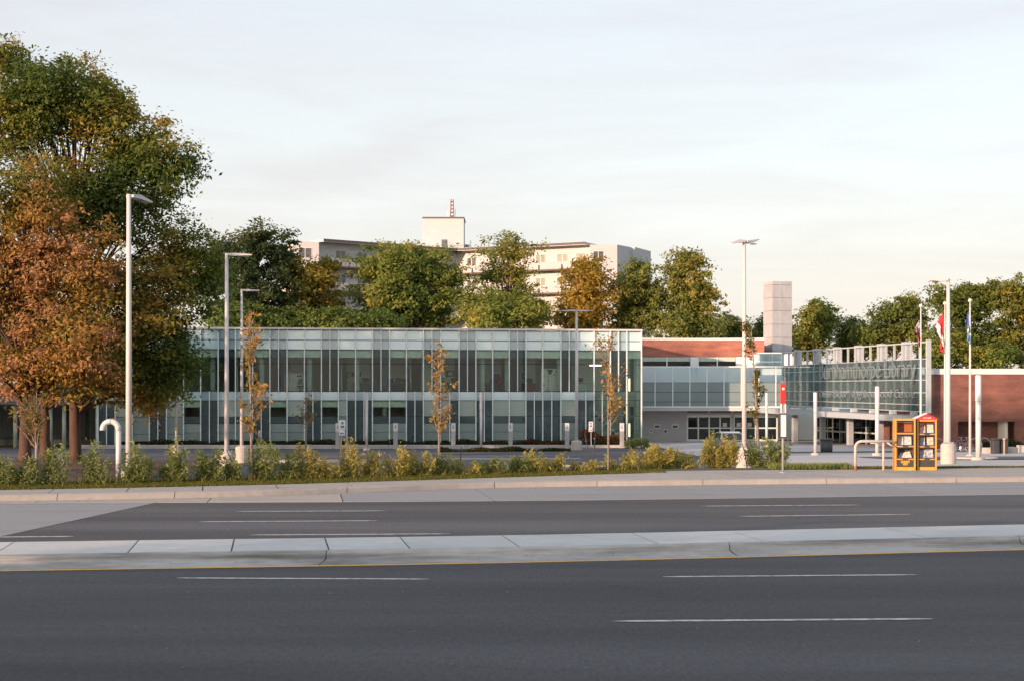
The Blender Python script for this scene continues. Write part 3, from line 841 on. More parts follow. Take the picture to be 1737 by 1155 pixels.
# projecting glass screen
gy = 140.0
zs0, zs1 = Z_(688.5, gy), Z_(623, gy)
zsr = [zs0, Z_(681, gy), Z_(665, gy), Z_(648.5, gy), zs1]
colp = [1089, 1111, 1141, 1170, 1199, 1228, 1257.5, 1287, 1316, 1331]
for a, c in zip(colp, colp[1:]):
    for r in range(4):
        boxpart('glass_panel', X_(a, gy) + .03, X_(c, gy) - .03, gy, gy + .05, zsr[r] + .02, zsr[r+1] - .02, M['glass_teal'] if r == 3 else M['frosted_screen'] if 'frosted_screen' in M else M['frosted'], ln)
for p in colp:
    boxpart('mullion', X_(p, gy) - .045, X_(p, gy) + .045, gy - .06, gy + .08, zs0, zs1 + .02, M['fin'], ln)
for z, h in ((zs1 + .02, .10), (zs0 - .14, .14)):
    boxpart('rail', X_(1088, gy), X_(1332, gy), gy - .07, gy + .12, z, z + h, M['fin'], ln)
for z in zsr[1:4]:
    boxpart('transom', X_(1088, gy), X_(1332, gy), gy - .01, gy + .06, z - .018, z + .018, M['black_gap'], ln)
boxpart('balcony_wall', X_(1088, gy), X_(1332, gy), gy + .15, gy + .3, zs0 - .1, zsr[3] - .03, M['steel_blue'], ln)
boxpart('soffit', X_(1080, gy), X_(1345, gy), gy - .02, 147.5, zs0 - .42, zs0 - .15, M['grey_render'], ln)
# ground floor: rendered wall with return slots, then glazed doors
dz = -2.0
ed = 142.6
ztop = zs0 - .43
boxpart('wall', X_(1084, ed), X_(1165, ed), ed, ed + .3, dz, ztop, M['grey_render'], ln)
for cx, cy, w, h in ((1114.5, 722.8, 1.2, .8), (1145.2, 722.8, 1.2, .8)):
    x, z = X_(cx, ed), Z_(cy, ed)
    boxpart('slot_frame', x - w*.28, x + w*.28, ed - .05, ed - .004, z - .24, z + .24, M['sign_white'], ln)
    boxpart('slot', x - .2, x + .2, ed - .07, ed - .055, z - .09, z + .07, M['black_gap'], ln)
for cx, cy in ((1104, 730.5), (1129, 731)):
    x, z = X_(cx, ed), Z_(cy, ed)
    boxpart('sign_plate', x - .17, x + .17, ed - .04, ed - .004, z - .19, z + .19, M['sign_white'], ln)
    b = MB(); b.tube([(x, ed - .06, z), (x, ed - .045, z)], .11 if cx > 1110 else .07, 14); b.build('round_hole', M['black_gap'], ln)
zdh, ztr = Z_(705.5, ed), Z_(699.5, ed)
def glazed(px0, px1, cols, y=ed, z0=dz, z1=zdh, notices=(), m=None):
    a, c = X_(px0, y), X_(px1, y); w = (c - a) / cols
    m = m or M['fin']
    zm = Z_(725.5, y)
    for i in range(cols):
        for q0, q1 in ((z0 + .22, zm - .06), (zm + .06, z1 - .1)):
            boxpart('door_glass', a + i*w + .09, a + (i+1)*w - .09, y + .03, y + .06, q0, q1, M['glass_door'], ln)
        boxpart('door_rail', a + i*w + .06, a + (i+1)*w - .06, y, y + .10, zm - .06, zm + .06, m, ln)
        boxpart('door_rail', a + i*w + .06, a + (i+1)*w - .06, y, y + .10, z0 + .01, z0 + .22, m, ln)
        if i in notices:
            boxpart('notice', a + i*w + .25, a + i*w + .62, y - .01, y + .012, zm + .12, zm + .48, M['sign_white'], ln)
    for i in range(cols + 1):
        boxpart('door_frame', a + i*w - .06, a + i*w + .06, y - .02, y + .12, z0, z1, m, ln)
    boxpart('door_head', a - .06, c + .06, y - .02, y + .12, z1 - .1, z1 + .12, m, ln)
glazed(1166, 1240, 4, notices=(3,))
glazed(1245, 1318, 4, notices=(0, 1))
boxpart('transom_window', X_(1166, ed), X_(1318, ed), ed + .04, ed + .08, ztr, ztop, M['glass_dark'], ln)
boxpart('lintel', X_(1165, ed), X_(1320, ed), ed - .01, ed + .2, zdh + .125, ztr - .002, M['grey_render'], ln)
for p in (1203, 1242, 1280): boxpart('transom_frame', X_(p, ed) - .05, X_(p, ed) + .05, ed, ed + .1, ztr, ztop, M['fin'], ln)
boxpart('pier', X_(1240.5, ed) + .0, X_(1244.5, ed), ed - .05, ed + .3, dz, zdh, M['grey_render'], ln)
boxpart('inner_wall', X_(1166, ed), 30, ed + 6, ed + 6.2, dz, ztop, M['in_wall'], ln)
boxpart('lobby_floor', X_(1166, ed), 30, ed + .1, ed + 6, dz - .1, dz + .012, M['in_floor'], ln)
# corner glass box and the stair tower
gx0, gx1 = X_(1284, 143), X_(1326, 143)
for i, (z0, z1) in enumerate(((4.75, 5.35), (5.38, 6.05))):
    for j in range(2):
        w = (gx1 - gx0) / 2
        boxpart('glass_panel', gx0 + j*w + .03, gx0 + (j+1)*w - .03, 143, 143.05, z0, z1 - .03, M['glass_teal'], ln)
boxpart('rail', gx0, gx1, 142.95, 143.1, 6.03, 6.13, M['fin'], ln)
boxpart('corner_box', gx0, gx1 + 1.0, 143.3, 147.4, 1.5, 6.0, M['white_panel'], ln)
tw = thing('stair_tower', 'square pale metal-panelled tower rising behind the brick entrance building', 'tower', (X_(1319, 151), 151, -2), R(16))
TW = 2.05
boxpart('core', -TW/2 + .06, TW/2 - .06, -TW/2 + .06, TW/2 - .06, 0, Z_(480, 151) + 2 - .05, M['grey_metal'], tw)
ztow = [Z_(y, 151) + 2 for y in (478.5, 485, 506.5, 528.5, 551, 573, 595, 617, 640)]
for z1, z0 in zip(ztow, ztow[1:]):
    g = .022
    for sx in (0, 1):
        boxpart('cladding_panel', (-TW/2 if sx == 0 else .008), (-.008 if sx == 0 else TW/2), -TW/2, -TW/2 + .05, z0 + g, z1 - g, M['tower'], tw)
    boxpart('cladding_panel', -TW/2, -TW/2 + .05, -TW/2 + .06, TW/2 - .02, z0 + g, z1 - g, M['tower'], tw)
    boxpart('cladding_panel', TW/2 - .05, TW/2, -TW/2 + .06, TW/2 - .02, z0 + g, z1 - g, M['tower'], tw)
# right wing with the fascia sign
SL, SR = Vector((23.8, 138.0, 0)), Vector((29.55, 111.2, 0))
sgn = thing('sign_canopy', 'glass canopy wall carrying the big library lettering over the entrance walk', 'canopy', (SL.x, SL.y, -2.0), math.atan2(SR.y - SL.y, SR.x - SL.x))
SLEN = (SR - SL).length
def sgz(z): return z + 2.0
# local x runs along the wall towards the camera; the seen face looks to local -y
def zb_(t): return sgz(1.34 + (1.03 - 1.34) * t)
NP = 20; w = SLEN / NP
rows_ = [0, .13, .36, .60, .83, 1.0]
for i in range(NP):
    x0, x1 = i * w + .03, (i + 1) * w - .03
    for r in range(5):
        z0 = zb_((i + .5) / NP); z1 = sgz(4.80)
        boxpart('glass_panel', x0, x1, 0, .04, z0 + (z1 - z0) * rows_[r] + .02, z0 + (z1 - z0) * rows_[r+1] - .02, M['glass_sign'], sgn)
for i in range(NP + 1):
    wide_ = i % 3 == 2 and i < NP
    x = i * w
    boxpart('post', x - .035, x + .035, .06, .22, zb_(i / NP), sgz(6.0), M['lattice'], sgn)
    if i < NP: boxpart('thin_post', x + w/2 - .02, x + w/2 + .02, .06, .14, zb_(i / NP), sgz(4.8), M['lattice'], sgn)
    if wide_: boxpart('broad_post', x - .5, x + .38, .26, .60, zb_(i / NP), sgz(6.12), M['steel_blue'], sgn)
for r in range(6):
    b = MB(); f_ = rows_[r]
    za, zc = zb_(0) + (sgz(4.80) - zb_(0)) * f_, zb_(1) + (sgz(4.80) - zb_(1)) * f_
    b.add([(0, -.05, za - .025), (SLEN, -.05, zc - .025), (SLEN, .05, zc - .025), (0, .05, za - .025), (0, -.05, za + .025), (SLEN, -.05, zc + .025), (SLEN, .05, zc + .025), (0, .05, za + .025)],
          [(0,3,2,1), (4,5,6,7), (0,1,5,4), (1,2,6,5), (2,3,7,6), (3,0,4,7)])
    b.build('rail', M['lattice'], sgn)
boxpart('top_rail', 0, SLEN, .05, .2, sgz(5.93), sgz(6.02), M['lattice'], sgn)
boxpart('end_post', SLEN - .02, SLEN + .12, -.10, .26, zb_(1) - .1, sgz(6.15), M['lattice'], sgn)
# canopy slab (slopes slightly with the walk) and its columns
cb = MB()
cz0, cz1 = sgz(1.10), sgz(.74)
cb.add([(-3, -1.3, cz0 - .42), (SLEN - 1.3, -1.3, cz1 - .42), (SLEN - 1.3, 6, cz1 - .42), (-3, 6, cz0 - .42), (-3, -1.3, cz0), (SLEN - 1.3, -1.3, cz1), (SLEN - 1.3, 6, cz1), (-3, 6, cz0)],
       [(0,3,2,1), (4,5,6,7), (0,1,5,4), (1,2,6,5), (2,3,7,6), (3,0,4,7)])
cb.build('canopy_slab', M['steel_blue'], sgn)
for i in range(8):
    t = (i + .5) / 8
    b = MB(); b.box(t*SLEN - .12, t*SLEN + .12, -.4, .1, cz0 + (cz1 - cz0)*t + .003, zb_(t) - .03); b.build('bracket', M['lattice'], sgn)
for i, t in enumerate((.04, .26, .46, .66, .84)):
    b = MB(); b.box(t*SLEN - .22, t*SLEN + .22, .6, 1.0, .02, cz0 + (cz1 - cz0)*t - .425); b.build('column', M['steel_blue'], sgn)
gl_y = 3.2
for i in range(9):
    x0, x1 = i * 2.6 + .1, i * 2.6 + 2.5
    b = MB(); b.box(x0, x1, gl_y, gl_y + .05, .2, 1.05); b.box(x0, x1, gl_y, gl_y + .05, 1.2, 2.25); b.build('window_pane', M['glass_door'], sgn)
    boxpart('window_frame', x0 - .1, x0 - .005, gl_y - .03, gl_y + .1, 0, 2.4, M['lattice'], sgn)
    boxpart('window_rail', x0, x1, gl_y - .02, gl_y + .08, 1.06, 1.18, M['lattice'], sgn)
boxpart('back_wall', 0, SLEN, 6.1, 6.3, 0, sgz(1.0), M['in_wall'], sgn)
# raised letters
def letters(data, x, z, width, name):
    full, chars = data; x0 = full[:, 0].min()
    s = width / (full[:, 0].max() - x0)
    for me, co, ox in chars:
        out = np.stack([x + (co[:, 0] + ox - x0) * s, -.30 - co[:, 2], z + co[:, 1]], 1)
        me.vertices.foreach_set('co', out.ravel()); me.materials.clear(); me.materials.append(M['letters']); me.update()
        link(name, me, sgn)
M['letters'] = mat('letter_aluminium', (.22, .28, .30), (.19, .25, .27), rough=.4, metal=.2)
letters(TITLE, .33 * SLEN, sgz(3.50), .625 * SLEN, 'large_letter')
letters(SUBTITLE, .33 * SLEN, sgz(2.02), .62 * SLEN, 'small_letter')

# brick wing at the right
bw = thing('brick_wing', 'low brown-red brick wing with white roof band and recessed bay at the right edge', 'building', (X_(1574, 112), 112, -2.0))
BX = X_(1574, 112)
def wx(px): return X_(px, 112) - BX
zt = Z_(634.5, 112) + 2; zc = Z_(625, 112) + 2; zrec = Z_(714.5, 112) + 2
boxpart('upper_wall', 0, 24, 0, .35, zrec, zt, M['brick_wing'], bw)
boxpart('lower_wall', 0, wx(1625), 0, .35, 0, zrec - .003, M['brick_wing'], bw)
boxpart('lower_wall', wx(1722), 24, 0, .35, 0, zrec - .003, M['brick_wing'], bw)
boxpart('recess_wall', wx(1612), wx(1735), 1.5, 1.8, 0, zrec + .2, M['brick_wing'], bw)
boxpart('recess_soffit', wx(1612), wx(1735), .36, 1.49, zrec + .005, zrec + .2, M['coping'], bw)
boxpart('side_wall', -.35, -.004, .0, 24, 0, zt, M['brick_wing'], bw)
boxpart('roof_band', -.42, 24, -.08, .5, zt + .003, zc, M['coping'], bw)
boxpart('roof', -.3, 24, .51, 24, zt - .2, zt, M['grey_render'], bw)

# ------------------------------------------------------------------ apartment building behind
ap = thing('apartment_building', 'pale multi-storey apartment block with balconies and rooftop lift house behind the trees', 'building', (0, 205, -2))
ZR = 22.0 + 2     # roof level in local coordinates
def ap_wing(p0, p1, floors, name, win, balc):
    """a wing between two plan points; its wall looks towards the camera"""
    a, c = Vector((X_(p0[0], p0[1]), p0[1] - 205)), Vector((X_(p1[0], p1[1]), p1[1] - 205))
    d = c - a; Lw = d.length; ang = math.atan2(d.y, d.x)
    Mr = Matrix.Rotation(ang, 3, 'Z')
    def pt(u, v, z): q = Mr @ Vector((u, v, z)); return Vector((a.x + q.x, a.y + q.y, z))
    def bx(name, u0, u1, v0, v1, z0, z1, m, parent=ap):
        b = MB(); vs = [pt(u, v, z) for z in (z0, z1) for u, v in ((u0, v0), (u1, v0), (u1, v1), (u0, v1))]
        b.add(vs, [(0,3,2,1), (4,5,6,7), (0,1,5,4), (1,2,6,5), (2,3,7,6), (3,0,4,7)])
        return b.build(name, m, parent)
    bx('wall', 0, Lw, 0, 10, 0, ZR - .3, M['apt_wall'])
    if balc:
        bx('roof_overhang', -.2, Lw + .1, -1.5, 10, ZR - .298, ZR, M['apt_wall'])
        bx('roof_edge', -.25, Lw + .1, -1.56, -1.501, ZR - .22, ZR + .06, M['apt_dark'])
    for f in range(floors):
        zf = ZR - .3 - 3.06 * (f + 1)
        if balc:
            bx('balcony_slab', .1, Lw - .1, -1.5, -.003, zf - .12, zf + .08, M['apt_dark'])
            nseg = max(2, int(Lw / 3.2))
            for i in range(nseg):
                u0, u1 = i * Lw / nseg + .12, (i + 1) * Lw / nseg - .12
                bx('balcony_panel', u0, u1, -1.5, -1.45, zf + .083, zf + 1.05, M['apt_rail'])
        for u, ww, hh in win:
            u = u * Lw
            wdw = bx('window', u - ww/2, u + ww/2, -.03, -.004, zf + .95, zf + .95 + hh, M['coping'])
            bx('pane', u - ww/2 + .08, u - .05, -.05, -.033, zf + 1.02, zf + .88 + hh, M['apt_glass'], wdw)
            bx('pane', u + .05, u + ww/2 - .08, -.05, -.033, zf + 1.02, zf + .88 + hh, M['apt_glass'], wdw)
ap_wing((498, 198), (541, 198.5), 5, 'stub', [(.45, 1.7, 1.35)], False)
ap_wing((541, 199.5), (774, 213), 6, 'left', [(.15, 1.6, 1.3), (.30, 1.5, 1.3), (.5, 1.6, 1.3), (.68, 1.5, 1.3), (.85, 1.5, 1.3)], True)
ap_wing((774, 213), (1001, 203.5), 6, 'right', [(.12, 1.5, 1.3), (.3, 1.6, 1.3), (.5, 1.6, 1.3), (.64, 1.5, 1.3), (.80, 1.7, 1.3), (.93, 1.5, 1.3)], True)
ap_wing((1001, 202.2), (1047, 202.2), 6, 'end', [(.3, 1.4, 1.3)], False)
ap_wing((1047.5, 202.3), (1072, 206), 6, 'side', [], False)
ap_wing((1077, 205.5), (1104, 211.5), 6, 'side', [(.35, .8, 1.4), (.75, .8, 1.4)], False)
ph0, ph1 = X_(717, 216), X_(786.5, 216)
b = MB(); b.box(ph0, ph1, 11, 17, ZR - .5, Z_(371, 216) + 2); b.build('lift_house', M['apt_wall'], ap)
b = MB(); b.box(ph0 - .05, ph1 + .1, 10.9, 17.1, Z_(371, 216) + 2.003, Z_(368.6, 216) + 2); b.build('lift_house_roof', M['apt_dark'], ap)
b = MB(); b.box(X_(749, 216), X_(758, 216), 10.9, 10.99, ZR + .05, Z_(407, 216) + 2); b.build('vent_louvre', M['in_grey'], ap)
b = MB()
mx_ = X_(766, 216); mz = Z_(368.6, 216) + 2
for sx, sy in ((-.25, -.25), (.25, -.25), (.25, .25), (-.25, .25)): b.tube([(mx_ + sx, 13 + sy, mz), (mx_ + sx * .6, 13 + sy * .6, mz + 2.7)], .06, 5)
for i in range(5): b.box(mx_ - .24, mx_ + .24, 12.76, 13.24, mz + .3 + i * .5, mz + .42 + i * .5)
b.build('antenna_mast', M['rust'], ap)
b = MB(); b.tube([(mx_ - .7, 13, mz), (mx_ - .5, 13, mz + 1.5)], .03, 5); b.tube([(mx_ + .5, 13, mz), (mx_ + .45, 13, mz + 1.3)], .03, 5); b.build('aerial', M['grey_metal'], ap)
b = MB(); b.box(X_(788, 216), X_(797, 216), 11.5, 12.5, ZR, ZR + .5); b.box(X_(788, 216), X_(796, 216), 11.5, 12.4, ZR + .8, ZR + 1.1); b.tube([(X_(797.5, 216), 11.6, ZR), (X_(797.5, 216), 11.6, ZR + 1.7)], .04, 5); b.build('roof_vent', M['in_grey'], ap)
b = MB()
for i in range(26):
    x = X_(650, 215) + (X_(800, 215) - X_(650, 215)) * i / 25
    b.tube([(x, 9.2, ZR - .1), (x, 9.2, ZR + .75)], .02, 4)
b.tube([(X_(650, 215), 9.2, ZR + .75), (X_(800, 215), 9.2, ZR + .75)], .022, 4)
b.build('roof_railing', M['in_grey'], ap)

# ------------------------------------------------------------------ trees
def leaves_mesh(name, P, size, tint, m, rng, up=.35, aspect=.5, out=None):
    """P (n,3) leaf centres -> pointed leaf faces with random lie"""
    n = len(P)
    nr = rng.normal(size=(n, 3)); nr[:, 2] = np.abs(nr[:, 2]) + up
    if out is not None: nr += out * .8
    nr /= np.linalg.norm(nr, axis=1)[:, None]
    a = rng.normal(size=(n, 3)); a -= nr * (a * nr).sum(1)[:, None]; a /= np.linalg.norm(a, axis=1)[:, None]
    c = np.cross(nr, a)
    s = (size * rng.uniform(.6, 1.35, n))[:, None]
    bend = nr * s * .18
    V = np.empty((n, 4, 3))
    V[:, 0] = P - a * s; V[:, 1] = P + c * s * aspect - bend; V[:, 2] = P + a * s; V[:, 3] = P - c * s * aspect - bend
    me = bpy.data.meshes.new(name)
    me.vertices.add(n * 4); me.vertices.foreach_set('co', V.ravel())
    me.loops.add(n * 4); me.loops.foreach_set('vertex_index', np.arange(n * 4, dtype=np.int32))
    me.polygons.add(n); me.polygons.foreach_set('loop_start', np.arange(0, n * 4, 4, dtype=np.int32))
    at_ = me.attributes.new('tint', 'FLOAT', 'FACE'); at_.data.foreach_set('value', np.clip(tint, 0, 1).astype(np.float32))
    me.materials.append(m); me.update(calc_edges=True)
    return me

def tree(name, label, base, trunk_h, trunk_r, blobs, m, nclump, per, leaf, seed, spread=.7, group=None, bark='bark', tintrange=(0, 1), droop=.0, shell=.42, lean=0.0, nbranch=26, cat='tree', tintfn=None):
    """blobs: (dx, dy, z, rx, ry, rz) relative to the base; leaf clumps fill them, denser outward"""
    rng = np.random.default_rng(seed)
    t = thing(name, label, cat, base, 0, group)
    vol = np.array([b[3] * b[4] * b[5] for b in blobs]) ** .75
    pick = rng.choice(len(blobs), nclump, p=vol / vol.sum())
    d = rng.normal(size=(nclump, 3)); d /= np.linalg.norm(d, axis=1)[:, None]
    rad = rng.uniform(0, 1, nclump) ** shell
    B = np.array(blobs)
    C = B[pick, :3] + d * B[pick, 3:] * rad[:, None]
    # ragged outline: push clumps in and out
    C += d * rng.normal(0, .15, nclump)[:, None] * B[pick, 3:]
    ct = rng.uniform(tintrange[0], tintrange[1], nclump)
    nzv = np.array([mnoise.noise(Vector((c[0] * .22 + seed, c[1] * .22, c[2] * .22))) for c in C])
    ct = np.clip(ct * .55 + (tintrange[0] + tintrange[1]) / 2 * .45 + nzv * .55 * (tintrange[1] - tintrange[0]), 0, 1)
    if tintfn is not None: ct = np.clip(tintfn(C) + nzv * 1.1 + rng.normal(0, .12, nclump), 0, 1)
    cs = spread * .72 * rng.uniform(.5, 1.45, nclump)
    P = np.repeat(C, per, 0); S = np.repeat(cs, per)
    g = rng.normal(size=(nclump * per, 3)) * S[:, None] * np.array([1, 1, .55])
    P = P + g
    P[:, 2] -= droop * (g[:, 0] ** 2 + g[:, 1] ** 2) / (S + .01)
    T = np.repeat(ct, per) + rng.normal(0, .09, nclump * per)
    O = np.repeat(d, per, 0)
    keep = P[:, 2] > .6
    link('crown', leaves_mesh('crown', P[keep], leaf, T[keep], m, rng, out=O[keep]), t)
    b = MB()
    top = B[:, 2].max() * .9
    tp = []; tr = []
    for i in range(7):
        u = i / 6
        tp.append((lean * u * u + rng.normal(0, .05) * (0 if i == 0 else 1) * trunk_r * 3, rng.normal(0, .05) * trunk_r * 3, u * top))
        tr.append(trunk_r * (1.35 if i == 0 else 1.0) * (1 - .78 * u))
    b.tube([tp[0], (tp[0][0], tp[0][1], trunk_r * 1.2)] + tp[1:], [trunk_r * 1.22, trunk_r * 1.03] + tr[1:], 10)
    for i in rng.choice(nclump, min(nbranch, nclump), replace=False):
        e = Vector(C[i]); zz = max(trunk_h * .95, min(top * .85, e.z * rng.uniform(.45, .75)))
        u = zz / top
        s = Vector((lean * u * u, 0, zz)); mid = s.lerp(e, .5) + Vector((rng.normal(0, .2), rng.normal(0, .2), .12 * (e - s).length))
        r0 = trunk_r * (1 - .75 * u) * rng.uniform(.28, .5)
        b.tube([s, s.lerp(mid, .55) + Vector((0, 0, .1)), mid, mid.lerp(e, .55), e], [r0, r0 * .75, r0 * .5, r0 * .32, r0 * .12], 5, cap=False)
        for q in range(2):
            e2 = e + Vector(rng.normal(0, spread * .7, 3)); b.tube([mid, mid.lerp(e2, .6), e2], [r0 * .35, r0 * .22, r0 * .08], 4, cap=False)
    b.build('trunk', M[bark], t, smooth=True)
    return t

GREEN = [(0, (.022, .034, .010)), (.35, (.036, .050, .013)), (.7, (.060, .068, .016)), (1, (.095, .082, .020))]
OLIVE = [(0, (.034, .047, .014)), (.4, (.052, .063, .017)), (.75, (.074, .075, .019)), (1, (.10, .084, .022))]
YELLOW = [(0, (.045, .050, .012)), (.4, (.078, .068, .014)), (.75, (.115, .082, .016)), (1, (.15, .095, .02))]
DARK = [(0, (.012, .019, .009)), (.5, (.020, .029, .012)), (.85, (.035, .038, .014)), (1, (.055, .045, .017))]
MIXED = [(0, (.024, .036, .010)), (.30, (.040, .050, .012)), (.55, (.075, .067, .014)), (.78, (.105, .074, .017)), (1, (.105, .050, .02))]
RUSSET = [(0, (.058, .064, .017)), (.22, (.105, .092, .021)), (.45, (.138, .092, .024)), (.7, (.128, .071, .027)), (1, (.155, .092, .048))]
SAPLING = [(0, (.065, .055, .015)), (.35, (.105, .074, .017)), (.7, (.14, .086, .02)), (1, (.16, .082, .03))]
SAPGREEN = [(0, (.035, .042, .015)), (.5, (.062, .055, .016)), (1, (.095, .055, .022))]
for k_, v_ in dict(green=GREEN, olive=OLIVE, yellow=YELLOW, dark=DARK, mixed=MIXED, russet=RUSSET, sapling=SAPLING, sapgreen=SAPGREEN).items():
    g_ = dict(green=1.35, dark=1.25, olive=1.2, mixed=1.3).get(k_, 1.0)
    M['leaf_' + k_] = leafmat('leaf_' + k_, [(p, tuple(x * 3.2 * g_ for x in c)) for p, c in v_], .45)
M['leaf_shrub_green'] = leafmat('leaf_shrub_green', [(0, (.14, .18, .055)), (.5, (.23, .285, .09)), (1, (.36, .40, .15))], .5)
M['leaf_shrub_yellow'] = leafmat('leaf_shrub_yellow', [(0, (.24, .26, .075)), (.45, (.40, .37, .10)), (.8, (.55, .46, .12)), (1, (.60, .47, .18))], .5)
M['leaf_grass'] = leafmat('leaf_grass', [(0, (.06, .08, .02)), (.6, (.11, .125, .032)), (1, (.20, .17, .05))], .3)
M['leaf_weed'] = leafmat('leaf_weed', [(0, (.10, .12, .035)), (.5, (.19, .18, .055)), (1, (.34, .26, .10))], .4)
M['leaf_hedge'] = leafmat('leaf_hedge', [(0, (.018, .03, .012)), (.7, (.04, .055, .02)), (1, (.10, .06, .03))], .2)
M['leaf_flower'] = leafmat('leaf_flower', [(0, (.05, .055, .02)), (.55, (.12, .06, .03)), (1, (.30, .08, .03))], .2)

def tint_russet(C):          # gold towards the top left, russet in the heart, green low down
    return .42 + .035 * C[:, 0] - .022 * (C[:, 2] - 8)
def px_tree(name, label, cx, base_D, parts, m, nclump, per, leaf, seed, trunk_r=.28, zg=-2.0, **kw):
    """parts: photo ellipses (cx, cy, rx, ry) at that depth"""
    s = base_D / F
    bx_ = X_(cx, base_D)
    blobs = [((px - cx) * s, (i % 3 - 1) * 1.0, Z_(py, base_D) - zg, rx * s, max(rx * s * .8, 1.5), ry * s) for i, (px, py, rx, ry) in enumerate(parts)]
    th = min(b[2] - b[5] for b in blobs)
    return tree(name, label, (bx_, base_D, zg), max(th, 2.0), trunk_r, blobs, m, nclump, per, leaf, seed, **kw)

BK = 'trees behind the library'
px_tree('evergreen_tree', 'dark evergreen tree beside the big left-hand trees, left of the apartment block', 425, 150,
        [(440, 425, 45, 50), (470, 430, 30, 35), (380, 440, 45, 50), (425, 500, 85, 70), (440, 395, 14, 26), (488, 412, 12, 24)], M['leaf_dark'], 425, 45, 0.192, 11, spread=.55, group=BK)
px_tree('maple_tree', 'yellow-green tree in front of the apartment block left stub', 522, 153,
        [(525, 480, 52, 45), (510, 525, 62, 45), (548, 450, 24, 22), (490, 455, 18, 28)], M['leaf_yellow'], 300, 45, 0.192, 12, spread=.6, group=BK, tintrange=(0, .75))
px_tree('maple_tree', 'broad dark green tree in front of the apartment left wing', 690, 155,
        [(665, 470, 75, 50), (720, 455, 60, 42), (690, 520, 115, 55), (640, 440, 35, 24), (760, 480, 40, 40), (690, 425, 40, 16)], M['leaf_green'], 575, 48, 0.192, 13, spread=.65, group=BK)
px_tree('locust_tree', 'airy olive tree rising across the middle of the apartment block', 862, 158,
        [(860, 430, 52, 32), (880, 460, 42, 38), (835, 465, 36, 40), (868, 412, 30, 15), (865, 510, 60, 45)], M['leaf_olive'], 275, 35, 0.160, 14, spread=.55, group=BK, shell=.6, nbranch=40)
px_tree('maple_tree', 'low green tree just above the library roof left of the twin-headed lamp', 872, 150,
        [(860, 535, 68, 36), (900, 530, 34, 26), (815, 520, 32, 34)], M['leaf_green'], 287, 45, 0.192, 15, spread=.6, group=BK, tintrange=(.25, 1))
px_tree('maple_tree', 'golden yellow tree before the right wing of the apartment block', 993, 152,
        [(993, 490, 42, 44), (1002, 455, 28, 20), (985, 535, 45, 34)], M['leaf_yellow'], 250, 45, 0.184, 16, spread=.55, group=BK, tintrange=(.3, 1))
px_tree('maple_tree', 'olive tree covering the right end of the apartment block', 1082, 154,
        [(1075, 490, 42, 40), (1100, 520, 45, 45), (1060, 535, 40, 34), (1080, 458, 24, 16)], M['leaf_olive'], 287, 45, 0.184, 17, spread=.55, group=BK)
px_tree('maple_tree', 'tall rounded olive-yellow tree standing right of the apartment block', 1172, 153,
        [(1168, 475, 42, 44), (1175, 520, 52, 44), (1170, 440, 30, 18), (1165, 555, 60, 28)], M['leaf_olive'], 362, 45, 0.184, 18, spread=.55, group=BK, tintrange=(.2, 1))
px_tree('maple_tree', 'small dull tree between the tall rounded tree and the metal tower', 1238, 165,
        [(1235, 560, 30, 24), (1262, 566, 22, 26)], M['leaf_olive'], 112, 40, 0.176, 19, spread=.5, group=BK, tintrange=(0, .6))
px_tree('evergreen_tree', 'sliver of dark tree showing left of the metal tower', 1296, 172, [(1292, 565, 14, 24)], M['leaf_dark'], 62, 40, 0.176, 20, spread=.45, group=BK)
px_tree('maple_tree', 'green tree right behind the metal tower', 1380, 160,
        [(1380, 545, 36, 32), (1390, 525, 22, 14), (1370, 580, 44, 28)], M['leaf_green'], 212, 45, 0.184, 21, spread=.5, group=BK, tintrange=(.3, 1))
px_tree('maple_tree', 'brownish olive tree behind the middle of the sign canopy', 1442, 165,
        [(1440, 565, 34, 26), (1450, 595, 40, 24)], M['leaf_olive'], 150, 43, 0.176, 22, spread=.5, group=BK, tintrange=(0, .8))
px_tree('locust_tree', 'olive tree with ragged top left of the dark red flag', 1518, 158,
        [(1515, 535, 40, 28), (1540, 515, 22, 18), (1500, 570, 50, 34), (1550, 560, 26, 34)], M['leaf_olive'], 300, 43, 0.176, 23, spread=.5, group=BK, tintrange=(0, .8))
px_tree('locust_tree', 'wide brown-green tree behind the flagpoles', 1640, 150,
        [(1630, 520, 46, 34), (1665, 510, 40, 28), (1600, 505, 26, 24), (1640, 575, 70, 40), (1685, 495, 30, 18), (1650, 488, 26, 14)], M['leaf_mixed'], 412, 43, 0.176, 24, spread=.5, group=BK, tintrange=(.0, .48))
px_tree('locust_tree', 'brown-green tree cut by the right edge of the picture', 1735, 148,
        [(1720, 530, 36, 40), (1750, 510, 50, 36), (1735, 580, 60, 40), (1712, 490, 20, 14)], M['leaf_mixed'], 325, 43, 0.176, 25, spread=.5, group=BK, tintrange=(.05, .6))
px_tree('maple_tree', 'low dark tree behind the brick wing', 1600, 145, [(1595, 595, 40, 30), (1680, 605, 50, 24)], M['leaf_green'], 200, 43, 0.176, 26, spread=.5, group=BK)
px_tree('maple_tree', 'dark green undergrowth tree over the library roof below the broad tree', 600, 147, [(560, 548, 60, 22), (640, 548, 50, 20)], M['leaf_green'], 187, 43, 0.176, 27, spread=.5, group=BK, tintrange=(0, .6))
px_tree('maple_tree', 'dark tree over the library roof below the evergreen', 440, 146, [(400, 540, 55, 34), (480, 545, 45, 26)], M['leaf_green'], 200, 43, 0.176, 28, spread=.5, group=BK, tintrange=(0, .7))

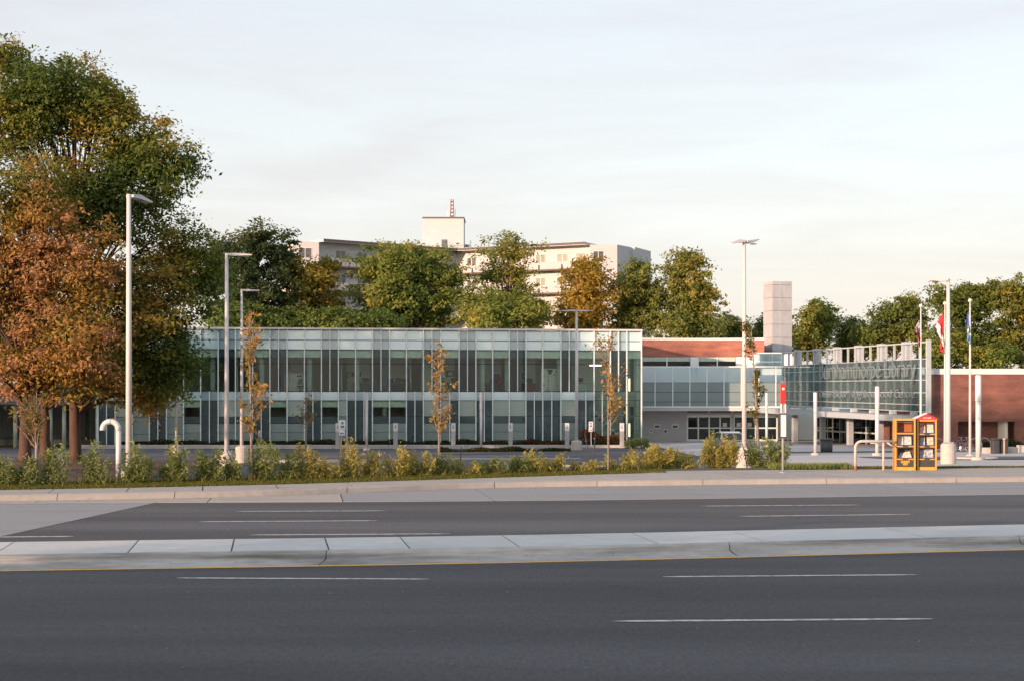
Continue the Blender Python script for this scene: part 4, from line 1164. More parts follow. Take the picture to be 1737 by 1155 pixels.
# the large trees at the left
D1 = 88.0
def tint_green(C):           # autumn gold higher and to the left of the crown
    return .26 + .05 * np.clip(-C[:, 0], 0, 8) + .02 * np.clip(C[:, 2] - 10, 0, 10) * (C[:, 0] < 1)
px_tree('ash_tree', 'tall spreading green ash turning gold, its boughs overhanging the library corner', 128, D1,
        [(120, 170, 95, 70), (215, 235, 75, 65), (60, 150, 80, 60), (275, 290, 55, 55), (170, 330, 120, 80), (290, 430, 75, 75), (250, 520, 90, 75), (285, 600, 62, 55), (255, 660, 58, 40),
         (30, 200, 90, 80), (320, 265, 22, 22), (165, 150, 26, 26), (20, 100, 40, 30), (205, 180, 26, 22), (335, 480, 45, 60), (200, 600, 60, 70)], M['leaf_mixed'], 1500, 58, .125, 31, trunk_r=.33, zg=-1.5,
        spread=.62, tintfn=tint_green, droop=.12, shell=.42, nbranch=110, group='large trees at the left')
px_tree('maple_tree', 'large russet-brown maple whose crown fills the left edge', 42, D1 - 5,
        [(40, 330, 90, 75), (100, 430, 105, 95), (30, 480, 110, 120), (120, 560, 90, 90), (60, 620, 110, 60), (150, 480, 60, 70), (-40, 400, 90, 160), (150, 620, 45, 50)], M['leaf_russet'], 880, 60, .12, 32, trunk_r=.34, zg=-1.45,
        spread=.60, tintfn=tint_russet, droop=.1, shell=.46, nbranch=110, group='large trees at the left')
px_tree('ash_tree', 'dark tree standing behind the russet maple, its trunk hidden in shade', 78, D1 + 6,
        [(10, 560, 90, 80), (90, 600, 80, 70), (180, 640, 50, 50)], M['leaf_green'], 320, 50, .14, 33, trunk_r=.36, zg=-1.6, spread=.6, group='large trees at the left', tintrange=(.1, .9))

# young street trees
def sapling(label, px, py, D, clusters, m, seed, r=.032, per=9, leaf=.062, lean=0.0, forks=()):
    z0 = Z_(py, D)
    t = thing('sapling', label, 'tree', (X_(px, D), D, z0), 0, 'young planted trees')
    rng = np.random.default_rng(seed)
    s = D / F
    P = []; T = []; b = MB()
    zt_ = max((py - c[1]) * s for c in clusters)
    b.tube([(0, 0, 0), (lean * .3, .01, zt_ * .4), (lean * .7, 0, zt_ * .75), (lean, 0, zt_ + .1)], [r, r * .85, r * .55, r * .15], 7)
    for (cx, cy, rx, ry) in clusters:
        c = np.array([(cx - px) * s, rng.normal(0, .12), (py - cy) * s])
        ncl = max(3, int(rx * ry / 44))
        for q in range(ncl):
            d = rng.normal(size=3); d /= np.linalg.norm(d)
            e = c + d * np.array([rx * s, rx * s, ry * s]) * rng.uniform(.2, 1) ** .5
            zz = max(.25 * zt_, e[2] - rng.uniform(.25, .7))
            u = zz / zt_
            st = Vector((lean * u, 0, zz)); ev = Vector(e)
            b.tube([st, st.lerp(ev, .5) + Vector((0, 0, .03)), ev], [r * .3, r * .2, r * .08], 4, cap=False)
            tt = rng.uniform(0, 1)
            for k in range(per):
                f = rng.uniform(.35, 1.08)
                p = np.array(st.lerp(ev, f)) + rng.normal(0, .055, 3); p[2] += .03
                P.append(p); T.append(tt + rng.normal(0, .15))
    link('crown', leaves_mesh('crown', np.array(P), leaf, np.array(T), m, rng, up=.1, aspect=.42), t)
    b.build('trunk', M['bark_pale'], t, smooth=True)
    return t
sapling('slender orange-leaved sapling on the verge, right of the second lamp post from the left', 427, 811, 36.5,
        [(425, 570, 20, 40), (420, 610, 14, 30), (430, 650, 12, 30), (408, 670, 12, 12), (446, 680, 14, 24), (428, 705, 18, 22), (443, 560, 8, 14), (420, 535, 10, 16), (452, 660, 7, 14)], M['leaf_sapling'], 41, lean=-.06)
sapling('bright orange sapling standing alone before the middle of the library', 745, 797, 39.5,
        [(745, 590, 15, 20), (750, 605, 12, 16), (745, 640, 17, 20), (730, 652, 14, 12), (765, 655, 14, 8), (752, 692, 17, 18), (768, 690, 10, 10), (728, 600, 5, 10), (752, 716, 12, 12), (735, 700, 8, 14)], M['leaf_sapling'], 42)
sapling('sparse orange sapling before the library right end, right of the twin-headed lamp', 1032, 796, 40.5,
        [(1010, 585, 12, 18), (1036, 570, 8, 24), (1025, 610, 14, 12), (1032, 650, 14, 22), (1040, 685, 16, 18), (1030, 700, 14, 10), (1058, 640, 7, 20), (1012, 570, 8, 10), (1055, 690, 8, 10)], M['leaf_sapling'], 43)
sapling('thin yellow-green sapling beside the tall twin-headed lamp at the plaza', 1288, 792, 58,
        [(1275, 590, 12, 18), (1284, 630, 12, 12), (1285, 650, 14, 14), (1278, 690, 12, 14), (1290, 670, 10, 14), (1268, 560, 10, 18)], M['leaf_sapgreen'], 44, leaf=.075, r=.05, lean=-.3, per=34)
sapling('small bushy-topped sapling on the verge at the far left', 62, 818, 35.5,
        [(40, 700, 22, 26), (60, 690, 22, 24), (52, 715, 24, 16), (70, 705, 14, 20), (55, 668, 12, 12)], M['leaf_sapgreen'], 45, r=.045)
sapling('dark little sapling in the car park, left of the first grey parking post', 519, 768, 72,
        [(519, 690, 14, 22), (510, 705, 14, 14), (530, 700, 14, 16), (520, 670, 8, 14)], M['leaf_sapgreen'], 46, leaf=.08, r=.05)

# ------------------------------------------------------------------ verge shrubs, grass, planting
def shrub(label, px, w_px, top_py, m, seed, base_off=2.0, stems=9, D=None, name='shrub'):
    D = D or (back(X_(px, 38)) + base_off)
    x = X_(px, D); z0 = gz(x, D) - .02
    h = (Z_(top_py, D) - z0) * 1.12
    hw = w_px * D / F / 2
    t = thing(name, label, 'shrub', (x, D, z0), 0, 'leafy shrubs along the grass verge')
    rng = np.random.default_rng(seed)
    b = MB(); P = []; T = []
    for k in range(stems):
        a = rng.uniform(-1, 1); top = h * (1 - .25 * abs(a)) * rng.uniform(.45, 1.08)
        e = Vector((a * hw, rng.uniform(-.6, .6) * hw, top)); s = Vector((a * hw * .35, rng.uniform(-.3, .3) * hw, 0))
        mid = s.lerp(e, .5) + Vector((a * hw * .15, 0, 0))
        b.tube([s, mid, e], [.008, .006, .003], 4, cap=False)
        tt = rng.uniform(0, 1)
        for q in range(int(55 + 50 * h)):
            f = rng.uniform(.06, 1.0)
            p = (s.lerp(mid, f * 2) if f < .5 else mid.lerp(e, f * 2 - 1))
            r = .10 * (1.15 - f * .7)
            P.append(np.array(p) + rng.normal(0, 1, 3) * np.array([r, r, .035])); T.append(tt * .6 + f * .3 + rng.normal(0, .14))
    P = np.array(P); P[:, 2] = np.maximum(P[:, 2], .03)
    link('foliage', leaves_mesh('foliage', P, .052, np.array(T), m, rng, up=.2, aspect=.30), t)
    b.build('stems', M['bark_pale'], t)
    return t
SG, SY = M['leaf_shrub_green'], M['leaf_shrub_yellow']
shr = [(4, 40, 768, SG, 'green leafy shrub cut by the left edge of the picture'), (44, 34, 772, SG, 'green shrub just left of the small bushy-topped sapling'),
       (96, 44, 758, SG, 'green shrub right of the small bushy-topped sapling'), (162, 40, 755, SG, 'tall green shrub left of the gooseneck pipe'),
       (228, 54, 762, SG, 'dense green shrub at the foot of the tallest lamp post'), (296, 46, 752, SG, 'tall green shrub midway between the two lamp posts at the left'),
       (352, 46, 764, SG, 'dark green shrub left of the second lamp post'), (392, 34, 775, SG, 'low green shrub at the foot of the second lamp post'), (448, 52, 752, SG, 'broad green shrub right of the slender orange-leaved sapling'),
       (488, 26, 772, SG, 'small green shrub left of the first yellow shrub'), (520, 34, 750, SY, 'tall yellow shrub, leftmost of the yellow ones'), (556, 38, 772, SY, 'yellow shrub left of the leaning wooden sign stake'),
       (594, 30, 752, SY, 'tall yellow shrub right of the leaning wooden sign stake'), (632, 26, 770, SY, 'small yellow-green shrub alone on the verge'), (672, 44, 760, SY, 'tall golden shrub left of the bright orange sapling'),
       (712, 48, 766, SY, 'broad golden shrub touching the bright orange sapling'), (752, 40, 772, SG, 'grey-green shrub right of the bright orange sapling'), (792, 44, 780, SY, 'low golden shrub in front of the island hedge, left end'),
       (836, 44, 780, SG, 'low green shrub in front of the island hedge middle'), (878, 36, 776, SG, 'green-gold shrub in front of the island hedge right part'), (904, 40, 765, SY, 'tall golden shrub right of the island hedge'),
       (940, 36, 770, SY, 'golden shrub left of the sparse orange sapling by two stakes'), (985, 44, 778, SY, 'low yellow-green shrub left of the sparse orange sapling'), (1052, 44, 770, SY, 'golden shrub right of the sparse orange sapling'),
       (1090, 42, 758, SY, 'tall golden shrub at the end of the grass verge'), (1122, 50, 758, SY, 'round golden shrub where the grass verge ends'), (1165, 44, 764, SY, 'yellow-green shrub left of the bushiest golden shrub'),
       (1222, 58, 737, SY, 'tallest bushy golden shrub hiding the silver car'), (1300, 66, 744, SG, 'dense dark green shrub beside the bus stop')]
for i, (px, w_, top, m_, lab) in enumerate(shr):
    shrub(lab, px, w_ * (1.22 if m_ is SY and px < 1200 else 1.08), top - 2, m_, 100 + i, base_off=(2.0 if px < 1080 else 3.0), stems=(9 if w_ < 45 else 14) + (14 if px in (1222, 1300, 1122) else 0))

def blades(name, pts, h, m, seed, label=None, tint=(0, 1), wid=.012):
    rng = np.random.default_rng(seed); n = len(pts)
    P = np.array(pts); hh = h * rng.uniform(.5, 1.3, n)
    an = rng.uniform(0, 2*np.pi, n); lean = rng.normal(0, .35, (n, 2)) * hh[:, None]
    V = np.empty((n, 3, 3)); dx = np.stack([np.cos(an), np.sin(an), np.zeros(n)], 1) * wid
    V[:, 0] = P - dx; V[:, 1] = P + dx; V[:, 2] = P + np.stack([lean[:, 0], lean[:, 1], hh], 1)
    me = bpy.data.meshes.new(name)
    me.vertices.add(n*3); me.vertices.foreach_set('co', V.ravel())
    me.loops.add(n*3); me.loops.foreach_set('vertex_index', np.arange(n*3, dtype=np.int32))
    me.polygons.add(n); me.polygons.foreach_set('loop_start', np.arange(0, n*3, 3, dtype=np.int32))
    a = me.attributes.new('tint', 'FLOAT', 'FACE'); a.data.foreach_set('value', rng.uniform(tint[0], tint[1], n).astype(np.float32))
    me.materials.append(m); me.update(calc_edges=True)
    return struct(link(name, me), 'stuff')
rg = random.Random(9); pts = []
while len(pts) < 60000:
    x = rg.uniform(-15, 4.0); t = rg.uniform(.0, 3.4) ** 1.0
    y = back(x) + t
    pts.append((x, y, gz(x, y) - .015))
blades('verge_grass', pts, .05, M['leaf_grass'], 1)
pts = []
while len(pts) < 16000:
    x = rg.uniform(7.5, 17); t = rg.uniform(.95, 2.3)
    pts.append((x, back(x) + t, gz(x, back(x) + t) - .015))
blades('roadside_grass', pts, .06, M['leaf_grass'], 2)
pts = []
while len(pts) < 5000:
    x = rg.uniform(7.0, 9.2); t = rg.uniform(1.0, 1.7)
    pts.append((x, back(x) + t, gz(x, back(x) + t)))
blades('weed_tufts', pts, .14, M['leaf_shrub_green'], 3, wid=.016)
pts = []
for q in range(7000):
    x = rg.uniform(-15, 4.0)
    k_ = mnoise.noise(Vector((x * 1.1, 3.3, 0)))
    if rg.random() > .5 + .9 * k_: continue
    t_ = rg.gauss(2.3, .45); pts.append((x, back(x) + t_, gz(x, back(x) + t_) - .02))
blades('tall_verge_weeds', pts, .24, M['leaf_weed'], 4, wid=.010)
# low planting in front of the library, in raised kerbed bed
pl = thing('planter_wall', 'long low pale concrete planter wall at the foot of the library', 'planter', (0, 0, -2.1))
pcuts = [132, 210, 300, 390, 480, 570, 660, 750, 840, 930, 1010, 1092]
for a, c in zip(pcuts, pcuts[1:]):
    D = 123.5
    b = MB(); b.bbox(X_(a, D) + .01, X_(c, D) - .01, D, D + .35, 0, Z_(754.2, D) + 2.1, .03); b.build('wall_section', M['plaza'], pl)
boxpart('planting_soil', X_(134, 123.8), X_(1090, 123.8), 123.88, 126.2, .02, .30, M['soil'], pl)
def scatter(name, x0, x1, y0, y1, zfn, n, h, m, seed, leaf=.09):
    rng = np.random.default_rng(seed)
    xs = rng.uniform(x0, x1, n); ys = rng.uniform(y0, y1, n)
    mod = .35 + .65 * (.5 + .5 * np.sin(xs * 1.7 + seed) * np.sin(xs * .63 + 1))
    zs = zfn + h * mod * rng.uniform(0, 1, n) ** .7
    me = leaves_mesh(name, np.stack([xs, ys, zs], 1), leaf, rng.uniform(0, 1, n) * .8 + .2 * mod, m, rng, up=.4)
    return struct(link(name, me), 'stuff')
scatter('ground_cover', X_(220, 125), X_(1085, 125), 124.0, 126.0, -1.82, 16000, .55, M['leaf_hedge'], 5)
scatter('bronze_ground_cover', X_(885, 124.5), X_(960, 124.5), 123.95, 125.0, -1.8, 2200, .45, M['leaf_flower'], 6)
scatter('russet_grass_clump', X_(985, 125), X_(1060, 125), 124.4, 126.0, -1.8, 2400, 1.3, M['leaf_flower'], 7)
scatter('island_hedge', X_(746, 113), X_(967, 113), 112, 114, -1.98, 9000, .50, M['leaf_hedge'], 8)
scatter('wing_planting', X_(1675, 108), X_(1760, 108), 108, 110.5, -1.75, 4000, 1.0, M['leaf_hedge'], 9, .08)
scatter('corner_planting', X_(1060, 121), X_(1100, 121), 120, 122, -1.9, 1500, .9, M['leaf_shrub_green'], 10, .08)

# ------------------------------------------------------------------ street lamps
def lamp(label, px, top_py, D, heads, r=.085, base=None, head_len=1.0, z_ground=None):
    x = X_(px, D); zg = gz(x, D) if z_ground is None else z_ground
    t = thing('street_lamp', label, 'street lamp', (x, D, zg), 0, 'lamp posts')
    zt = Z_(top_py, D) - zg
    zb0 = 0
    if base:
        br, bh = base
        b = MB(); b.lathe([(br, -.1), (br, bh - .08), (br - .04, bh - .01), (br * .55, bh)], 18); b.build('concrete_base', M['base_concrete'], t, smooth=False)
        zb0 = bh
        b = MB(); b.bbox(-r*1.7, r*1.7, -r*1.7, r*1.7, bh - .005, bh + .05, .01); b.build('base_plate', M['grey_metal'], t)
    b = MB(); b.tube([(0, 0, zb0), (0, 0, zt * .5), (0, 0, zt)], [r, r * .85, r * .68], 12); b.build('pole', M['white_metal'], t, smooth=True)
    for ang, tilt in heads:
        b = MB(); lh = head_len
        b.prism([(.04, -.03), (.30, -.05), (lh, -.02 + tilt), (lh, .02 + tilt), (.30, .07), (.04, .05)], -.15, .15, 'y')
        h = b.build('lamp_head', M['white_metal'], t); h.location = (0, 0, zt - .06); h.rotation_euler = (0, 0, ang)
        b = MB(); b.box(.40, lh - .1, -.11, .11, -.075 + .0, -.052 + 0); l_ = b.build('lamp_lens', M['in_grey'], h)
    return t
lamp('tallest white lamp post in front of the big left trees, its single head pointing away', 218.5, 330, 44, [(R(55), -.10)], r=.092, base=(.27, .5), head_len=.75)
lamp('white lamp post with one flat head to the right, left of the slender sapling', 384.5, 430, 63, [(R(8), 0)], r=.10, base=(.32, .95), head_len=1.0)
lamp('smaller lamp post with one head to the right behind the slender sapling', 410, 491, 88, [(R(12), 0)], r=.10, base=(.36, .95), head_len=1.0)
lamp('lamp post with two wide flat heads in front of the library', 978, 526, 116, [(0, 0), (R(180), 0)], r=.12, base=(.4, .7), head_len=1.25)
lamp('tall lamp post with two tilted heads beside the plaza sapling', 1262.5, 408, 61, [(R(35), .12), (R(205), -.10)], r=.095, base=(.33, .95), head_len=.42 * 1.6)
lamp('white lamp post with one head to the left among the flagpoles', 1608.5, 473, 60, [(R(180), 0)], r=.10, base=(.29, .80), head_len=.70)
lamp('thin far lamp post against the library, mostly hidden by the big left trees', 299, 545, 100, [(R(10), 0)], r=.09, base=(.36, .8), head_len=.9)

def light_column(label, px, top_py, D, r=.10):
    x = X_(px, D); zg = gz(x, D); h = Z_(top_py, D) - zg
    t = thing('light_column', label, 'light column', (x, D, zg), 0, 'slim light columns')
    b = MB(); b.lathe([(r * 2.6, 0), (r * 2.6, .10), (r * 2.2, .14)], 16); b.build('footing', M['base_concrete'], t)
    b = MB(); b.tube([(0, 0, .14), (0, 0, h * .70)], r, 14); b.build('shaft', M['white_metal'], t, smooth=True)
    b = MB(); b.lathe([(r * 1.12, h * .70), (r * 1.12, h - .06), (r * .9, h)], 14); b.build('lamp_tube', M['coping'], t, smooth=False)
    return t
light_column('slim light column left of the sign canopy centre, standing on the plaza', 1383, 665, 90)
light_column('light column behind the handrail beside the orange newspaper boxes', 1488, 655, 87, .11)
light_column('thick light column at the right between flagpole and black bins', 1659.5, 636, 70, .12)
light_column('slim light column before the library between the first two white posts', 622, 666, 119)
light_column('slim light column before the library right of the bright orange sapling', 816, 665, 119)
light_column('slim light column under the entrance, seen behind the plaza sapling', 1300.5, 666, 120)

# ------------------------------------------------------------------ parking posts and signs
ordn = ['first', 'second', 'third', 'fourth', 'fifth', 'sixth']
for i, px in enumerate((573, 671, 769, 866, 962, 1055)):
    D = 122.5
    t = thing('parking_post', '%s grey parking post with white sign from the left, in front of the library' % ordn[i], 'sign post', (X_(px, D), D, -2.0), 0, 'accessible parking posts')
    h = Z_(717, D) + 2.0
    b = MB(); b.bbox(-.17, .17, -.07, .07, 0, h - .66, .015); b.build('post', M['sign_grey'], t)
    b = MB(); b.bbox(-.172, .172, -.085, .075, h - .655, h, .015); b.build('sign_plate', M['sign_white'], t)
    b = MB(); b.tube([(-.01, -.09, h - .19), (-.01, -.086, h - .19)], .035, 10); b.box(-.035, .02, -.09, -.086, h - .36, h - .235)
    b.box(-.02, .06, -.09, -.086, h - .375, h - .34); b.tube([(.0, -.09, h - .37), (.0, -.0865, h - .37)], .05, 12); b.build('wheelchair_symbol', M['sign_blue'], t)
def stake_sign(label, px, bot, top, D, lean, mat_p, tilt=0):
    x = X_(px, D); zg = Z_(bot, D); h = Z_(top, D) - zg
    t = thing('parking_sign', label, 'sign', (x, D, zg))
    b = MB(); b.tube([(0, 0, 0), (lean, 0, h - .05)], .035, 6); b.build('stake', M[mat_p], t)
    s = MB(); s.bbox(lean - .16, lean + .16, -.06, -.035, h - .48, h, .008); o = s.build('upper_plate', M['sign_white'], t)
    s = MB(); s.bbox(lean - .17, lean + .13, -.062, -.037, h - .78, h - .50, .008); o2 = s.build('lower_plate', M['sign_white'], t)
    s = MB(); s.tube([(lean, -.068, h - .15), (lean, -.062, h - .15)], .07, 12); s.box(lean - .09, lean + .09, -.068, -.062, h - .40, h - .28); s.build('symbol', M['sign_blue'], o)
    s = MB(); s.box(lean - .12, lean + .08, -.07, -.064, h - .70, h - .64); s.build('text_bar', M['in_grey'], o2)
stake_sign('leaning pale wooden stake with two small parking sign plates', 576, 788, 712, 80, .15, 'wood')
stake_sign('grey pole with two small parking sign plates right of the twin-headed lamp', 1003, 757, 714.5, 121, -.03, 'grey_metal')
# thin tree stakes
for i, (x0, y0, x1, y1, D, lab) in enumerate(((407, 816, 384, 762, 36.6, 'thin dark leaning stake at the foot of the second lamp post'), (776, 805, 783, 757, 40, 'thin dark stake leaning right of the bright orange sapling'),
                                        (1000, 790, 992, 735, 42, 'left one of two thin stakes crossing by the sparse orange sapling'), (1003, 790, 1010, 735, 42.5, 'right one of two thin stakes crossing by the sparse orange sapling'),
                                        (1268, 795, 1259, 752, 44, 'thin brown leaning stem beside the concrete base of the plaza lamp'), (1064, 790, 1068, 745, 43, 'thin stake behind the golden shrubs right of the sparse orange sapling'))):
    a, c = at(x0, y0, D), at(x1, y1, D)
    b = MB(); d = c - a; b.tube([(0, 0, -.05), d * .5 + Vector((.02, 0, 0)), d], [.016, .014, .01], 6)
    tag(b.build('plant_stake', M['dark_metal'] if i < 4 else M['bark'], None, loc=a), lab, 'stake', 'stakes among the shrubs')

# ------------------------------------------------------------------ gooseneck pipe
D = 36.2
gp = thing('gooseneck_vent_pipe', 'white gooseneck vent pipe standing on the verge left of the tallest lamp post', 'pipe', (X_(201, D), D, gz(X_(201, D), D)))
hp = Z_(728, D) - gp.location.z; rr = .185
b = MB(); b.tube([(0, 0, 0), (0, 0, hp)], .062, 14); b.build('riser', M['white_metal'], gp, smooth=True)
b = MB(); b.tube([(-rr + rr * math.cos(a), 0, hp + rr * math.sin(a)) for a in [math.pi * i / 12 for i in range(13)]] + [(-2*rr, 0, hp - .02)], .066, 14); b.build('return_bend', M['white_metal'], gp, smooth=True)
b = MB(); b.tube([(0, 0, hp - .02), (0, 0, hp + .02)], .072, 14); b.tube([(-rr - .012, 0, hp + rr), (-rr + .012, 0, hp + rr)], .072, 14); b.build('collar', M['grey_metal'], gp)
boxpart('footing', -.12, .12, -.12, .12, -.05, .04, M['base_concrete'], gp)

# ------------------------------------------------------------------ bus stop
D = 40.4
bs = thing('bus_stop_sign', 'bus stop pole with red flag sign and white timetable case on the sidewalk', 'bus stop', (X_(1328, D), D, KH + .01))
def bz(py): return Z_(py, D) - KH - .01
b = MB(); b.tube([(0, 0, 0), (0, 0, bz(652))], .032, 10); b.build('pole', M['grey_metal'], bs, smooth=True)
b = MB(); b.bbox(-.07, .07, -.06, -.02, bz(684), bz(650), .012); b.build('stop_flag', M['red'], bs)
b = MB(); b.tube([(0, -.065, bz(659)), (0, -.0605, bz(659))], .035, 12); b.build('stop_emblem', M['sign_white'], bs)
for s_ in (-.055, .055):
    b = MB(); b.box(s_ - .018, s_ + .018, -.055, -.025, bz(700), bz(684.3)); b.build('bracket', M['sign_white'], bs)
b = MB(); b.bbox(-.085, .085, -.085, .03, bz(742), bz(701), .01); cs_ = b.build('timetable_case', M['dark_metal'], bs)
b = MB(); b.box(-.068, .068, -.092, -.086, bz(740), bz(703)); b.build('timetable_sheet', M['sign_white'], cs_)
b = MB(); b.lathe([(.09, 0), (.09, .012), (.05, .02)], 12); b.build('foot_plate', M['grey_metal'], bs)

# ------------------------------------------------------------------ handrail and newspaper boxes
D = 41.6
hr = thing('handrail', 'pale tubular handrail hoop with rusted feet left of the newspaper boxes', 'handrail', (X_(1451, D), D, KH))
hz_ = Z_(748, D) - KH; wR = X_(1515, D) - X_(1451, D)
b = MB(); rb = .17
pts_ = [(0, 0, .12), (0, 0, hz_ - rb)] + [(rb - rb*math.cos(a), 0, hz_ - rb + rb*math.sin(a)) for a in [math.pi/2*i/6 for i in range(1, 7)]] + [(wR, 0, hz_)]
b.tube(pts_, .038, 10); b.build('rail', M['handrail'], hr, smooth=True)
b = MB(); b.tube([(X_(1498.5, D) - X_(1451, D), 0, 0), (X_(1498.5, D) - X_(1451, D), 0, hz_ - .03)], .03, 10); b.build('post', M['handrail'], hr, smooth=True)
b = MB(); b.tube([(wR * .4, .02, hz_ - .05), (wR * .4 + .25, .02, hz_ - .05)], .018, 8); b.tube([(wR - .16, 0, hz_ - .03), (wR, 0, hz_ - .14)], .025, 8); b.build('brace', M['handrail'], hr, smooth=True)
b = MB(); b.tube([(0, 0, 0), (0, 0, .125)], .042, 10); b.build('rusted_foot', M['rust'], hr, smooth=True)

def newsbox(label, px0, px1, top_py, D, roof, rz):
    bot = 799.5
    x0, x1 = X_(px0, D), X_(px1, D); w = x1 - x0; z0 = Z_(bot, D); h = Z_(top_py, D) - z0
    t = thing('newspaper_box', label, 'newspaper box', ((x0 + x1)/2, D, z0), rz)
    d = .48
    hw = w / 2
    # carcass: side walls, back, shelves
    b = MB(); b.bbox(-hw, -hw + .045, 0, d, 0, h, .008); b.build('side_wall', M['orange'], t)
    b = MB(); b.bbox(hw - .045, hw, 0, d, 0, h, .008); b.build('side_wall', M['orange'], t)
    b = MB(); b.box(-hw + .046, hw - .046, d - .04, d - .005, .02, h - .02); b.build('back_wall', M['dark_metal'], t)
    b = MB(); b.bbox(-hw + .046, hw - .046, .004, d - .045, h - .055, h - .002, .008); b.build('top', M['orange'], t)
    b = MB(); b.bbox(-hw + .046, hw - .046, .006, d - .045, .004, .125, .008); b.build('plinth', M['orange'], t)
    b = MB(); b.box(-hw + .046, hw - .046, .02, .05, .128, .315); pn = b.build('lower_panel', M['dark_metal'], t)
    lev = [.335, .335 + (h - .39) / 3, .335 + 2 * (h - .39) / 3, h - .056]
    for i in range(3):
        z = lev[i]
        b = MB(); b.bbox(-hw + .046, hw - .046, .008, d - .05, z - .018, z + .012, .005); b.build('shelf', M['orange'], t)
        b = MB(); b.box(-hw + .05, hw - .05, d * .55, d * .55 + .02, z + .013, lev[i+1] - .02); b.build('shelf_back', M['brownboard' if not roof and i == 2 else 'dark_metal'], t)
        b = MB(); za_, zb2 = z + .013, lev[i+1] - .019; xi = hw - .046; e3 = .028
        b.box(-xi, xi, .0095, .03, za_, za_ + e3); b.box(-xi, xi, .0095, .03, zb2 - e3, zb2); b.box(-xi, -xi + e3, .0095, .03, za_ + e3, zb2 - e3); b.box(xi - e3, xi, .0095, .03, za_ + e3, zb2 - e3); b.build('door_frame', M['dark_metal'], t)
        if roof or i < 2:
            b = MB(); b.box(-.07, .07, -.004, .006, z - .012, z + .02); b.build('handle', M['dark_metal'], t)
    def paper(xc, z, ww, hh, m, tilt, lean=.25):
        b = MB(); b.box(-ww/2, ww/2, -.006, .006, 0, hh); o = b.build('newspaper', M[m], t)
        o.location = (xc, .13, z + .014); o.rotation_euler = (-lean, tilt, 0)
    if not roof:
        paper(-.115, lev[1], .17, .27, 'paper', 0); paper(.085, lev[1], .185, .27, 'paper', 0)
        paper(.05, lev[0], .27, .20, 'paper', -.18, .6); paper(-.10, lev[0], .14, .12, 'paper', .3, .9)
        b = MB(); b.box(0.0, .20, d * .55 - .03, d * .55 - .012, lev[2] + .02, lev[2] + .26); b.build('notice', M['in_red'] if False else M['brownboard'], t)
        b = MB(); b.box(-.115, .115, -.004, .004, .235, .295); b.box(-.06, .06, -.004, .004, .175, .23); e_ = b.build('emblem', M['logo_yellow'], pn); e_.location = (0, .016, 0)
        b = MB()
        for q in range(5): b.box(-.095 + q*.046, -.082 + q*.046, -.008, -.0045, .245, .285)
        for q in range(3): b.box(-.04 + q*.036, -.03 + q*.036, -.008, -.0045, .185, .22)
        e2 = b.build('emblem_bars', M['dark_metal'], pn); e2.location = (0, .016, 0)
    else:
        paper(-.115, lev[2], .19, .27, 'paper_red', 0); paper(.105, lev[2], .17, .27, 'paper', 0)
        paper(-.115, lev[1], .17, .26, 'paper_blue', 0); paper(.105, lev[1], .17, .25, 'paper_pink', 0)
        paper(-.115, lev[0], .19, .25, 'paper_blue', .06); paper(.10, lev[0], .18, .26, 'paper_blue', -.05)
        b = MB(); b.prism([(-hw - .03, h + .002), (hw + .03, h + .002), (hw + .03, h + .02), (0, h + .155), (-hw - .03, h + .02)], -.015, d, 'y'); b.build('gable_roof', M['roof_red'], t)
        b = MB(); b.add([(-hw - .045, -.03, h + .02), (0, -.03, h + .162), (0, d + .01, h + .162), (-hw - .045, d + .01, h + .02), (-hw - .045, -.03, h + .034), (0, -.03, h + .176), (0, d + .01, h + .176), (-hw - .045, d + .01, h + .034)],
                        [(0,3,2,1), (4,5,6,7), (0,1,5,4), (1,2,6,5), (2,3,7,6), (3,0,4,7)]); b.build('pale_roof_slope', M['flag_white'], t)
        b = MB(); b.box(-.10, .10, -.024, -.016, h + .03, h + .055); b.build('roof_lettering_bar', M['paper_pink'], t)
    return t
M['logo_yellow'] = mat('logo_yellow', (.70, .36, .03), rough=.5)
newsbox('orange newspaper box with flat top and black emblem panel, the left one of the pair', 1518.5, 1553, 709.5, 41.7, False, R(-6))
newsbox('orange newspaper box with red gabled roof, the right one of the pair', 1556, 1589, 711, 41.8, True, R(-6))

